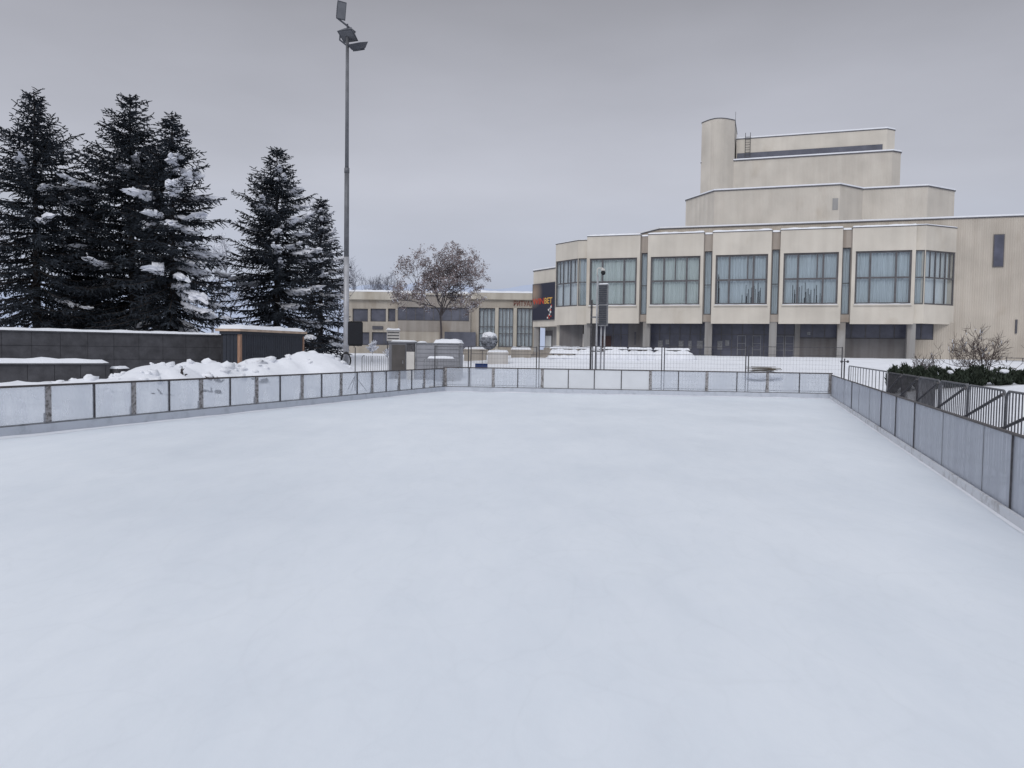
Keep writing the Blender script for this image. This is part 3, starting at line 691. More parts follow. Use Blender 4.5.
tag(ccoil.build('cable_coil',M['cable'],smooth=True),'black cable coil hung around the foot of the floodlight mast','cable')

# ------------------------------------------------------------------ loudspeaker on stand
p=at(355,395,36.5); g0=tz(p.x,p.y); zt=at(355,346,36.5).z
stand=thing('speaker_stand',(p.x,p.y,g0-.05),'thin pole stand carrying the black loudspeaker','speaker stand')
m=MB(); m.tube([(0,0,0),(0,0,zt-g0-.02)],.022,8); m.build('pole',M['galv_dark'],stand)
for k in range(3):
    t=k*2.1+.4; m=MB(); m.tube([(0,0,.75),(.55*math.cos(t),.55*math.sin(t),.02)],.016,6); m.build('leg',M['galv_dark'],stand)
spk=thing('loudspeaker',(p.x,p.y,zt),'black loudspeaker box raised on a pole beside the floodlight mast','loudspeaker',rz=R(12))
hh=at(355,322,36.5).z-zt; w=.345
m=MB(); m.prism([(-w,-.3),(w,-.3),(w,.1),(w*.6,.4),(-w*.6,.4),(-w,.1)],.05,hh-.02)
m.prism([(-w*.9,-.27),(w*.9,-.27),(w*.9,.1),(w*.5,.35),(-w*.5,.35),(-w*.9,.1)],hh-.019,hh+.02); m.prism([(-w*.9,-.27),(w*.9,-.27),(w*.9,.1),(w*.5,.35),(-w*.5,.35),(-w*.9,.1)],.0,.049)
m.build('cabinet',M['black'],spk)
m=MB(); m.box(-w+.03,w-.03,-.325,-.302,.08,hh-.05)
for k in range(14): m.box(-w+.05,w-.05,-.331,-.326,.12+k*(hh-.25)/13,.14+k*(hh-.25)/13)
m.build('grille',M['grille'],spk)

# ------------------------------------------------------------------ concrete slab wall at the left
def slab_wall(name,label,A,B,zA,zB,h,thick,rows,pw,snow_h,seed,snow_to=1.0,lowfade=None):
    """A,B ground points (x,y); the wall's slabs are one surface with open joints over a dark core"""
    d=Vector((B[0]-A[0],B[1]-A[1],0)); Ln=d.length; an=math.atan2(d.y,d.x)
    r=thing(name,(A[0],A[1],zA),label,'wall',rz=an)
    m=MB(); m.box(0,Ln,.03,thick-.03,-.6,h-.02); m.build('core',M['wallcore'],r)
    m=MB(); n=int(Ln/pw)
    for j in range(rows):
        for i in range(n+1):
            x0=i*pw+.008; x1=min(Ln,(i+1)*pw)-.008
            if x1-x0<.05: continue
            z0=-.3 if j==0 else h*j/rows+.008; z1=h*(j+1)/rows-.008
            o_=.006*math.sin(i*12.9+j*4.1+seed); m.box(x0,x1,o_-.002,.06+o_,z0,z1)
    m.box(-.02,Ln+.02,-.05,thick+.03,h-.006,h+.07)
    m.build('slabs',M['wallstone'],r)
    m=MB(); m.snow(0,Ln*snow_to,-.03,thick,h+.07,snow_h,seed,.3); m.build('snow_cap',M['snow'],r,True)
    return r
a=at(-30,328,36); b=at(222,334.5,44.5)
zw=.75; slab_wall('slab_wall','long dark grey slab wall with a thin snow cap in front of the conifers',(a.x,a.y),(b.x,b.y),zw,zw,(a.z+b.z)/2-zw-.1,.5,3,1.25,.14,3)
a=at(-30,362.5,30); b=at(110,363,33)
lz=.45; slab_wall('planter_wall','low grey slab wall under thick snow in front of the long slab wall',(a.x,a.y),(b.x,b.y),lz,lz,(a.z+b.z)/2-lz-.08,.9,1,.95,.22,8)
a=at(112,369,33.2); m=MB(); m.box(-.05,.35,0,.85,0,.62); bl=thing('step_block',(a.x-.1,a.y,.55),'small snow topped stone block at the end of the low wall','stone block'); m.build('block',M['wallstone'],bl)
m=MB(); m.snow(-.05,.4,0,.85,.62,.14,4); m.build('snow_cap',M['snow'],bl,True)
a=at(40,314,56); b=at(120,316,58)
slab_wall('low_wall','distant pale low wall with snow on top between the conifer trunks',(a.x,a.y),(b.x,b.y),1.4,1.4,a.z-1.5,.5,1,2,.25,5)
# ------------------------------------------------------------------ clad shed
a=at(240,362,41.5); c=at(304,352,48); e=at(221,350,46.5)
dv=Vector((c.x-a.x,c.y-a.y)); Ls=dv.length; an=math.atan2(dv.y,dv.x); Ws=1.2
ztop=at(240,330.5,41.5).z; zb=.7
shed=thing('shed',(a.x,a.y,zb),'dark clad shed with orange wood corner trims and a snowy flat roof','shed',rz=an)
hS=ztop-zb
m=MB(); m.box(.03,Ls-.03,.03,Ws,-.3,hS-.15); m.build('core',M['wallcore'],shed)
m=MB(); n=int((Ls-.3)/.22)
for i in range(n): m.box(.17+i*(Ls-.34)/n,.17+(i+1)*(Ls-.34)/n-.02,0,.028,-.3,hS-.2)
k=int((Ws-.3)/.22)
for i in range(k): m.box(0,.028,.17+i*(Ws-.3)/k,.17+(i+1)*(Ws-.3)/k-.02,-.3,hS-.2)
m.build('cladding',M['shed'],shed)
for x in (0,Ls-.16):
    m=MB(); m.box(x-.01,x+.16,-.02,.15,-.3,hS-.2); m.build('corner_post',M['wood'],shed)
m=MB(); m.box(-.2,Ls+.1,-.16,Ws+.2,hS-.04,hS+.1); m.build('roof',M['wood_pale'],shed)
m=MB(); m.box(-.1,Ls,-.06,Ws,hS-.198,hS-.042); m.build('fascia',M['shed'],shed)
m=MB(); m.snow(-.2,Ls+.1,-.15,Ws+.2,hS+.1,.24,11,.25); m.build('snow_cap',M['snow'],shed,True)

# ------------------------------------------------------------------ kiosk, container and the things around them
def upto(px,py,Y): return at(px,py,Y)
KY=45.5
a=at(389,343,KY); b=at(414.5,343,KY); g0=.35
ki=thing('ticket_kiosk',(a.x,KY,g0),'dark grey kiosk with a brown door and a white side panel behind the rink corner','kiosk')
hK=a.z-g0; W=b.x-a.x
x1=at(392,343,KY).x-a.x; x2=at(405.5,343,KY).x-a.x; x3=at(406.5,343,KY).x-a.x
m=MB(); m.box(0,x3,0,2.2,-.2,hK); m.box(-.04,W+.03,-.06,2.25,hK+.001,hK+.1); m.build('body',M['kiosk'],ki)
m=MB(); m.box(x1,x2,-.05,-.003,0,hK-.1); o=m.build('door',M['kiosk_door'],ki)
m=MB(); m.box(x2-.16,x2-.11,-.1,-.052,.95,1.15); m.build('handle',M['galv'],o)
m=MB(); m.box(x3+.003,W,0,2.2,-.2,hK-.5); m.build('side_panel',M['white_panel'],ki)
m=MB(); m.box(x3+.003,W,.02,2.2,hK-.499,hK); m.build('hatch',M['galv_dark'],ki)
m=MB(); m.snow(.1,W-.1,.1,2.2,hK+.1,.1,5); m.build('snow_cap',M['snow'],ki,True)
a=at(414.8,343.5,KY); b=at(460.5,343.5,KY)
co=thing('storage_container',(a.x,KY,g0),'long pale grey container with snow on the right half of its roof','container')
W=b.x-a.x; hK=a.z-g0
m=MB(); m.box(.02,W,.03,2.4,-.2,hK)
m.build('body',M['container'],co)
m=MB(); n=9
for i in range(n): m.box(.03,W-.03,0,.028,-.1+i*hK/n+.02,-.1+(i+1)*hK/n)
m.build('siding',M['container'],co)
m=MB()
for x in (.02,W*.46,W-.1): m.box(x,x+.08,-.03,-.002,-.2,hK-.002)
m.box(0,W+.02,-.04,2.42,hK+.001,hK+.06); m.build('frame',M['galv'],co)
m=MB(); m.snow(W*.42,W+.02,-.02,2.4,hK+.06,.26,6); m.snow(W*.04,W*.2,.2,1.6,hK+.06,.1,7); m.build('snow_cap',M['snow'],co,True)

def crowd_barrier(name,label,loc,rz,w,h,nb,mt,snow=0,group=None,braces=0,rad=.02,seed=0,feet=True):
    r=thing(name,loc,label,'barricade',group,rz)
    m=MB(); c=.16; pts=[(0,0,.12),(0,0,h-c)]+[(c-c*math.cos(t*math.pi/8),0,h-c+c*math.sin(t*math.pi/8)) for t in range(1,5)]
    pts+= [(w-x,0,z) for x,_,z in reversed(pts)]
    m.tube(pts,rad,6); m.tube([(0,0,.16),(w,0,.16)],rad*.9,6); m.build('frame',mt,r,True)
    m=MB()
    for i in range(1,nb): m.tube([(w*i/nb,0,.16),(w*i/nb,0,h)],rad*.55,5,False)
    m.build('bars',mt,r,True)
    for i in range(braces):
        m=MB(); zk=.32+.6*i
        m.tube([(0,.05,min(h-.02,zk+.6)),(w,.05,zk)],rad*1.25,6); m.build('brace',M['galv_dark'],r)
    if feet:
        for x in (w*.12,w*.88):
            m=MB(); m.box(x-.03,x+.03,-.3,.3,.0,.03); m.box(x-.015,x+.015,-.02,.02,.03,.15); m.build('foot',mt,r)
    if snow:
        m=MB(); m.snow(w*.12,w*.9,-.09,.09,h-.0,snow,seed,.08); m.build('snow_cap',M['snow'],r,True)
    return r
a=at(424,366.5,43.9); b=at(457,366.5,43.9)
crowd_barrier('crowd_barrier','steel barricade with a roll of snow along its top in front of the pale container',(a.x,43.9,.35),0,b.x-a.x,at(424,359,43.9).z-.3,12,M['galv'],.16,seed=4)
a=at(362,366,47.5); b=at(388,366,47.5)
crowd_barrier('crowd_barrier','steel barricade standing in snow left of the dark kiosk',(a.x,47.5,tz(a.x,47.5)-.05),0,b.x-a.x,1.15,12,M['galv_dark'],.07,seed=5)
# sign with snow on top
a=at(387,341,70); b=at(399.5,341,70); zt=at(390,330,70).z; g0=tz(a.x,70)
sg=thing('notice_board',(a.x,70,g0),'small striped notice board with snow on top behind the dark kiosk','sign')
W=b.x-a.x
m=MB(); m.box(0,.08,0,.08,-.1,zt-g0); m.box(W-.08,W,0,.08,-.1,zt-g0); m.build('post',M['galv_dark'],sg)
m=MB(); m.box(-.02,W+.02,-.03,-.003,a.z-g0,zt-g0); m.build('board',M['white_panel'],sg)
m=MB(); hb=zt-a.z
for k in range(3): m.box(.05,W-.05,-.04,-.031,a.z-g0+hb*(.18+.27*k),a.z-g0+hb*(.27+.27*k))
m.build('stripes',M['galv_dark'],sg)
m=MB(); m.snow(-.05,W+.05,-.12,.15,zt-g0,.25,8); m.build('snow_cap',M['snow'],sg,True)
# planters, ball, shovel
def planter(label,px0,px1,pyt,pyb,Y,mt,dep,sn,seed):
    a=at(px0,pyb,Y); b=at(px1,pyb,Y); zt=at(px0,pyt,Y).z; g0=min(a.z,tz(a.x,Y)); W=b.x-a.x; h=zt-g0
    r=thing('planter',(a.x,Y,g0),label,'planter')
    m=MB(); m.box(0,W,0,dep,-.4,h-.12); m.box(-.05,W+.05,-.05,dep+.05,h-.119,h); m.build('trough',mt,r)
    m=MB(); m.snow(0,W,0,dep,h,sn,seed); m.build('snow_cap',M['snow'],r,True)
planter('beige concrete planter with a snow hump, left of the snow capped ball tree',464,486,349,360,66,M['planter'],1.6,.22,1)
planter('whitish concrete planter below the snow capped ball tree',487.5,508,352,359.5,62,M['planter_w'],1.4,.2,2)
planter('long pale planter by the curved steps',511,531,349.5,355,72,M['planter'],1.4,.3,3)
c=at(489,341,64); g0=tz(c.x,64)
bt=thing('ball_tree',(c.x,64,g0),'round clipped ball tree with a cap of snow on a short stem','tree')
rb=.70
m=MB(); m.tube([(0,0,-.2),(0,0,c.z-g0)],.06,6); m.build('trunk',M['bark_grey'],bt)
rnd=random.Random(5); m=MB(); m.blob((0,0,c.z-g0),rb*.8,rb*.8,rb*.8,3,.1,14,9)
for i in range(1500):
    d=Vector((rnd.gauss(0,1),rnd.gauss(0,1),rnd.gauss(0,1))).normalized(); q=d*rb*rnd.uniform(.82,1.0); s_=.09
    t1=d.cross(Vector((rnd.gauss(0,1),rnd.gauss(0,1),rnd.gauss(0,1)))).normalized(); t2=(d.cross(t1)+d*.5).normalized()
    c0=Vector((0,0,c.z-g0))+q; m.poly([c0-t1*s_*.5-t2*s_,c0+t1*s_*.5-t2*s_,c0+t1*s_*.5+t2*s_,c0-t1*s_*.5+t2*s_])
m.build('crown',M['topiary'],bt)
m=MB(); m.blob((0,0,c.z-g0+rb*.30),rb*.95,rb*.95,rb*.82,8,.2,16,10,flat=-rb*.12); m.build('snow_cap',M['snow'],bt,True)
a=at(475,368,54); b=at(487.5,368,54); g0=tz(a.x,54); 
sh=thing('snow_pusher',((a.x+b.x)/2,54,a.z-.1),'blue snow pusher standing upright in the snow beyond the far fence','snow shovel')
W=(b.x-a.x)/2
m=MB()
for i in range(6):
    t0=i/6; t1=(i+1)/6; f=lambda t:(.22*math.sin(t*2.4)-.1, .42*t)
    y0,z0=f(t0); y1,z1=f(t1); m.hexa([(-W,y0,z0),(W,y0,z0),(W,y0+.02,z0),(-W,y0+.02,z0),(-W,y1,z1),(W,y1,z1),(W,y1+.02,z1),(-W,y1+.02,z1)])
m.build('scoop',M['blue'],sh)
m=MB(); m.tube([(.05,.1,.2),(.05,.25,1.35)],.02,6); m.tube([(-.12,.25,1.35),(.22,.25,1.35)],.018,6); m.build('handle',M['galv_dark'],sh)
# curved steps at the theatre corner
c=at(552,356,74); g0=tz(c.x,c.y)
stp=thing('curved_steps',(c.x+1.5,c.y+3,g0-.1),'curved stone steps with snow leading to the theatre corner','steps')
for k in range(5):
    m=MB(); rr=4.4-k*.55; m.prism([(rr*math.cos(t),rr*.8*math.sin(t)) for t in [math.pi+math.pi*i/16 for i in range(17)]],0 if k==0 else k*.22+.002,(k+1)*.22+.0); m.build('step',M['stone_step'],stp)
m=MB(); m.snow(-1.4,1.4,-.9,.0,1.1,.2,3); m.build('snow_cap',M['snow'],stp,True)
# snow covered benches
BN=[(551,577,'leftmost of the snow covered benches, its dark slats showing below the snow'),(579,600,'snow covered bench standing directly behind the display post'),(604,627,'snow covered bench right of the display post'),
    (630,652,'snow covered bench, second right of the display post'),(656,690,'long snow covered bench at the right end of the row')]
BY=63
for k,(x0,x1,lb) in enumerate(BN):
    a=at(x0,360,BY); b=at(x1,360,BY); W=b.x-a.x; g0=tz((a.x+b.x)/2,BY)
    r=thing('bench',(a.x,BY,g0),lb,'bench','snow covered benches in a row before the theatre')
    m=MB()
    for j in range(3): m.box(0,W,.02+j*.15,.13+j*.15,.40,.44)
    m.build('seat',M['seat'],r)
    m=MB()
    for j in range(3): m.box(0,W,.5,.53,.5+j*.13,.6+j*.13)
    m.build('backrest',M['seat'],r)
    for x in (.15,W-.25):
        m=MB(); m.box(x,x+.08,0,.06,-.1,.398); m.box(x,x+.08,.42,.495,-.1,.85); m.build('leg',M['galv_dark'],r)
    m=MB(); m.snow(-.1,W+.1,-.14,.5,.43,.46,k+2,.1); m.snow(-.08,W+.08,.40,.66,.84,.2,k+9,.1); [m.blob((W*q_,-.02,.1),W*.3,.42,.62 if k else .2,k+q_*9,.3,14,9) for q_ in (.12,.5,.88)]
    if k: m.snow(-.1,W*.5,-.32,.05,.02,.36,k+5,.1)
    m.build('snow_cover',M['snow'],r,True)
# timber pile
a=at(748,369,44.6); b=at(779,370,44.6); W=b.x-a.x
tp=thing('timber_pile',(a.x,44.6,a.z-.35),'old boards lying flat on the snow behind the far rink boards','boards')
rnd=random.Random(3); m=MB()
for k in range(7):
    m.obox((W*.5+rnd.uniform(-.2,.2),rnd.uniform(-.3,.3),.27+.035*k),W*.5*rnd.uniform(.65,1),.09,.015,Matrix.Rotation(rnd.uniform(-.12,.12),3,'Z')@Matrix.Rotation(rnd.uniform(-.03,.03),3,'Y'))
m.build('boards',M['pallet'],tp)
m=MB(); m.blob((W*.5,.1,.0),W*.62,.8,.27,4,.3,16,8); m.build('snow_heap',M['snow'],tp,True)

# ------------------------------------------------------------------ display post
p=at(598,366,45); g0=tz(p.x,p.y)
dp=thing('display_post',(p.x,p.y,g0-.1),'grey multi pole display post with a dark louvred panel and camera','display post')
def dz(py): return at(598,py,45).z-g0+.1
ks=.0585
for px,top,r_ in ((590.5,300,.06),(596,276,.055),(600.5,300,.05),(604,322,.05)):
    m=MB(); m.tube([((px-598)*ks,0,0),((px-598)*ks,0,dz(top))],r_,8); m.build('pole',M['pole_low'] if px>592 else M['galv_dark'],dp,True)
m=MB(); m.tube([((595.6-598)*ks,0,dz(276)),((595.6-598)*ks,0,dz(269)),((597-598)*ks,0,dz(268)),((601-598)*ks,-.1,dz(268.3))],.035,8); m.build('camera_arm',M['white_panel'],dp,True)
cm=MB(); cm.blob(((601-598)*ks,-.1,dz(270)),.13,.13,.09,1,0,12,8); o=cm.build('camera',M['white_panel'],dp,True)
cm=MB(); cm.blob(((601.2-598)*ks,-.12,dz(273)),.13,.13,.14,1,0,12,8); cm.build('camera_dome',M['black'],o,True)
Mx=Matrix.Rotation(R(-30),3,'Z')
z0,z1=dz(326),dz(284.5); cx=(601.8-598)*ks
m=MB(); m.obox((cx,-.2,(z0+z1)/2),.27,.09,(z1-z0)/2,Mx); o=m.build('panel',M['galv'],dp)
for a_,b_ in ((.02,.49),(.52,.98)):
    m=MB(); za,zb_=z0+(z1-z0)*a_,z0+(z1-z0)*b_
    n=9
    for k in range(n):
        z_=za+(zb_-za)*(k+.5)/n; m.obox(Vector((cx,-.2,z_))+Mx@Vector((0,-.105,0)),.245,.02,(zb_-za)/n*.38,Mx@Matrix.Rotation(R(25),3,'X'))
    m.build('louvres',M['lamp'],o)
m=MB(); m.snow(-.26,.26,-.09,.09,0,.07,2,.06,M=Matrix.Translation((cx,-.2,z1))@Mx.to_4x4()); m.build('snow',M['snow'],o,True)
m=MB(); m.box(-.5,.4,-.04,.04,dz(318),dz(316.5)); m.box(-.5,.4,-.04,.04,dz(352),dz(350.5)); m.build('bracket',M['galv'],dp)

# ------------------------------------------------------------------ site mesh fence behind the far boards
fl=[(434,'mesh fence panel in front of the pale container'),(470,'mesh fence panel in front of the planters'),(538,'mesh fence panel between the planters and the display post'),(594,'mesh fence panel right of the display post, before the benches'),(663,'mesh fence panel before the dark theatre entrance'),(747,'mesh fence panel behind the old boards, nearest the barricades')]
ends=[470,538,594,663,747,843]
nb=Vector((CR-CL)).normalized(); nn=Vector((-nb.y,nb.x,0)); F0=CL+nn*1.9; F1=CR+nn*1.9
for (px0,lb),px1 in zip(fl,ends):
    q0=on_run(px0,F0,F1); q1=on_run(px1,F0,F1); P=F0+nb*q0; W=q1-q0-.08; g0=.12
    zt=at(px0,346.5,P.y).z-g0+.0
    r=thing('mesh_fence',(P.x,P.y,g0),lb,'fence','site fence panels behind the far rink boards',rz=math.atan2(nb.y,nb.x))
    for x in (.03,W-.03):
        m=MB(); m.tube([(x,0,-.1),(x,0,zt+.05)],.03,6); m.build('post',M['galv_dark'],r)
    m=MB(); m.tube([(.03,0,zt),(W-.03,0,zt)],.016,5); m.tube([(.03,0,.15),(W-.03,0,.15)],.016,5); m.tube([(.03,0,zt*.83),(W-.03,0,zt*.83)],.009,4)
    m.build('rail',M['galv_dark'],r)
    m=MB(); n=int(W/.16)
    for i in range(1,n): x=.03+(W-.06)*i/n; m.tube([(x,.008,.15),(x,.008,zt)],.0034,3,False)
    for i in range(1,10): z_=.15+(zt-.15)*i/10; m.tube([(.03,-.008,z_),(W-.03,-.008,z_)],.003,3,False)
    m.build('wire_mesh',M['wire'],r)
    m=MB(); m.box(-.25,.3,-.11,.11,-.12,.06); m.build('foot',M['planter'],r)
p=F0+nb*on_run(843,F0,F1)
m=MB(); m.tube([(p.x,p.y-.05,-.1),(p.x,p.y-.05,2.0)],.035,6); fp=m.build('fence_post',M['galv_dark']); tag(fp,'single steel fence post with two knobs at the right end of the mesh fence','post')
z_=at(843,361.5,p.y).z
m=MB(); m.blob((p.x-.16,p.y-.07,z_),.07,.07,.07,1,0); m.blob((p.x+.16,p.y-.07,z_),.07,.07,.07,1,0); m.tube([(p.x-.16,p.y-.07,z_),(p.x+.16,p.y-.07,z_)],.02,5); m.build('clamp',M['galv_dark'],fp)

# ------------------------------------------------------------------ barricades along the right boards
nr=Vector((dr.y,-dr.x,0)); anr=math.atan2(dr.y,dr.x)
G0=NR+nr*.75
q0=on_run(1006,G0,G0+dr*40); q1=on_run(888,G0,G0+dr*40); q2=on_run(848,G0,G0+dr*40)
nB=max(3,round((q1-q0)/2.4)); Wb=(q1-q0)/nB
GRP='steel barricades stacked along the right rink boards'
front=['steel barricade at the near end of the row, cut by the photo edge','steel barricade with a gap at its rounded corner, second from the near end','steel barricade in front of the large bare bush, third from the near end','steel barricade in the middle of the row before the hedge',
       'dense steel barricade before the small bare bush','densest steel barricade near the far end of the row','steel barricade at the far end of the dense stack']
rear=['rear steel barricade seen through the near end of the row','rear steel barricade seen through the second front one','rear steel barricade seen through the third front one','rear steel barricade in the middle of the stack','rear steel barricade before the small bare bush','rear steel barricade near the far end','rear steel barricade at the far end of the dense stack']
BHt=1.58
for k in range(-1,nB):
    q=q0+Wb*k; P=G0+dr*q; kk=min(k+1,6)
    crowd_barrier('barricade',front[kk],(P.x,P.y,.06),anr,Wb-.05,BHt,15,M['galv_mid'] if k<3 else M['galv_dark'],0,GRP,2,.022)
    if k<3: continue
    P=G0+dr*(q+.3)+nr*.45
    crowd_barrier('barricade',rear[kk],(P.x,P.y,.06),anr,Wb-.05,BHt-.05,13,M['galv_dark'],0,GRP,0,.02)
P=G0+dr*(q1+.25)
crowd_barrier('barricade','pale steel barricade standing apart beyond the far end of the stack',(P.x,P.y,.06),anr,q2-q1-.3,1.60,13,M['galv'],0,GRP,0,.028)

# ------------------------------------------------------------------ vegetation
def frame_of(d):
    a=d.cross(Vector((0,0,1)));
    if a.length<1e-4: a=Vector((1,0,0))
    a.normalize(); return a, a.cross(d).normalized()
def conifer(label,px,ytop,Y,Rr,seed,snow=.15,snowdir=None,cb=.14,mt='needle',tb=None,group='conifers beyond the slab wall',dens=1.0,droop=.35,top=1,flatlumps=1.0,snowk=1.0):
    rnd=random.Random(seed); tp=at(px,ytop,Y); x=tp.x; g0=tz(x,Y); h=tp.z-g0
    r=thing('conifer',(x,Y,g0),label,'tree',group)
    t=MB(); n=12; pts=[]; rad=[]
    for i in range(n+1):
        f=i/n; pts.append((.12*noise.noise(Vector((f*2,seed,0))),.12*noise.noise(Vector((f*2,seed,4))),-.2+(h+.2)*f)); rad.append(.02+(.013*h+.05)*(1-f)**.8)
    t.tube(pts,rad,9); 
    lf=MB(); sn=MB(); z=cb*h; k=0
    while z < h*.985:
        f=(z-cb*h)/(h*(1-cb)); nbk=rnd.randint(5,8) if f<.85 else 4
        Lm=Rr*((1-f)**(.56+.35*max(0,f-.55))*(1-.35*sstep(f,.72,.97))*(.88+.12*math.sin(f*15+seed)))*(1 if f>.08 else .75+3*f)+.18
        a0=rnd.uniform(0,6.28)
        for b in range(nbk):
            az=a0+6.283*b/nbk+rnd.uniform(-.35,.35); L=Lm*rnd.uniform(.55,1.12)*(1.22 if rnd.random()<.14 else 1)
            up=.55*f-.12-droop*.35*(1-f)+rnd.uniform(-.12,.12); zz=z+rnd.uniform(-.2,.2)
            hd=Vector((math.cos(az),math.sin(az),0)); P0=Vector((0,0,zz))
            def pt(u): return P0+hd*L*u+Vector((0,0,L*(up*u-droop*.75*(1-f*.6)*u*u+.28*(1-f*.3)*u**3.2)))
            ns=max(3,int(L/.45)); t.tube([pt(i/ns) for i in range(ns+1)],[.012+.05*(1-f)*(1-i/ns)*min(1,L/2) for i in range(ns+1)],4,False)
            step=.24/dens; nst=max(3,int(L/step)); heavy = snow + (.62*max(0,hd.dot(snowdir)) if snowdir is not None else 0)*snowk
            heavy_branch = rnd.random()<heavy
            for i in range(nst+1):
                u=(i+.5)/(nst+.5)
                if u<.10 and f<.8: continue
                p=pt(min(u,1)); d=(pt(min(1,u+.05))-pt(max(0,u-.05))).normalized(); sd,nu=frame_of(d)
                tl=(.36+.50*min(1,L/2.6)*(1-u)**.65)*rnd.uniform(.7,1.2)
                for s in (-1,1,0):
                    if s==0:
                        if rnd.random()<.45: continue
                        dd=(d*.5+Vector((rnd.gauss(0,.2),rnd.gauss(0,.2),-rnd.uniform(.4,1)))).normalized(); tq=tl*.7
                    else:
                        dd=(d*rnd.uniform(.55,1.0)+sd*s*rnd.uniform(.5,1)+Vector((0,0,rnd.uniform(-.5,.12)))).normalized(); tq=tl
                    nt_=max(2,int(tq/.085)); q_=p; e2=dd
                    for j in range(nt_):
                        e2=(e2+Vector((rnd.gauss(0,.16),rnd.gauss(0,.16),rnd.gauss(-.03,.14)))).normalized()
                        e=q_+e2*(tq/nt_*1.7); w=rnd.uniform(.035,.062)*(1.15-.4*j/nt_)
                        wv=e2.cross(Vector((rnd.uniform(-.6,.6),rnd.uniform(-.6,.6),1))).normalized()*w; mid=q_+(e-q_)*.5
                        lf.poly([q_,mid+wv,e,mid-wv])
                        wz=Vector((rnd.uniform(-.4,.4),rnd.uniform(-.4,.4),-1))*w
                        lf.poly([q_,mid+wz,e,mid-wz*.5])
                        if heavy_branch and rnd.random()<.07 and u>.3 and s:
                            up_=Vector((0,0,.05)); sn.poly([q_+up_,mid+wv*1.1+up_,e+up_,mid-wv*1.1+up_])
                        q_=q_+e2*(tq/nt_)
            if heavy_branch and L>.7 and rnd.random()<.75:
                for c in range(rnd.randint(2,4)+int(L*1.5)):
                    u=rnd.uniform(.38,.98); p=pt(u)+Vector((rnd.uniform(-.2,.2),rnd.uniform(-.2,.2),.08)); s_=rnd.uniform(.12,.34)*flatlumps*(.6+.4*min(1,L/2))
                    dq=(pt(min(1,u+.06))-pt(u-.06)).normalized(); sn.blob(p,s_*rnd.uniform(1.0,2.1),s_*rnd.uniform(.45,.9),s_*.45,rnd.random()*50,.9,9,6,Matrix.Rotation(az+rnd.uniform(-.5,.5),3,'Z')@Matrix.Rotation(math.asin(max(-.9,min(.9,-dq.z)))+rnd.uniform(0,.35),3,'Y'))
        z+= (.24+.14*(1-f))*rnd.uniform(.8,1.2)
    lf.tube([(0,0,h-.5),(0,0,h)],[.05,.01],4)
    for i in range(10):
        a=i*2.4; lf.poly([(0,0,h-.5+.05*i),(.12*math.cos(a),.12*math.sin(a),h-.42+.05*i),(0,0,h-.36+.05*i)])
    t.build('trunk',tb or M['bark'],r)
    lf.build('crown',M[mt],r)
    if sn.f: tag(sn.build('snow',M['tree_snow'],r,False),kind='stuff')
    return r
right=Vector((.9,-.45,0)).normalized()
conifer('tall dark conifer at the far left edge of the photo',34,92,47,5.7,11,.03,right,cb=.15,snowk=.12)
conifer('tall broad dark conifer with a pointed top, second from the left edge',130,95,49,6.4,5,.02,right,cb=.15,dens=1.1,snowk=.22)
conifer('leaning snow loaded conifer at the right of the dark pair by the slab wall',172,113,46.5,4.4,23,.05,right,cb=.07,flatlumps=1.25,droop=.5,snowk=.85)
conifer('shorter dark conifer filling the gap between the two tall ones',86,178,51,3.9,31,.03,right,cb=.10,snowk=.15)
conifer('large conifer behind the shed with snow on its right hand boughs',277,148,54,5.6,8,.03,right,cb=.06,dens=1.1,flatlumps=1.15,snowk=.6)
conifer('slim grey conifer left of the floodlight mast',321,197,66,3.5,44,.12,right,cb=.06,mt='needle_far',snowk=.55)
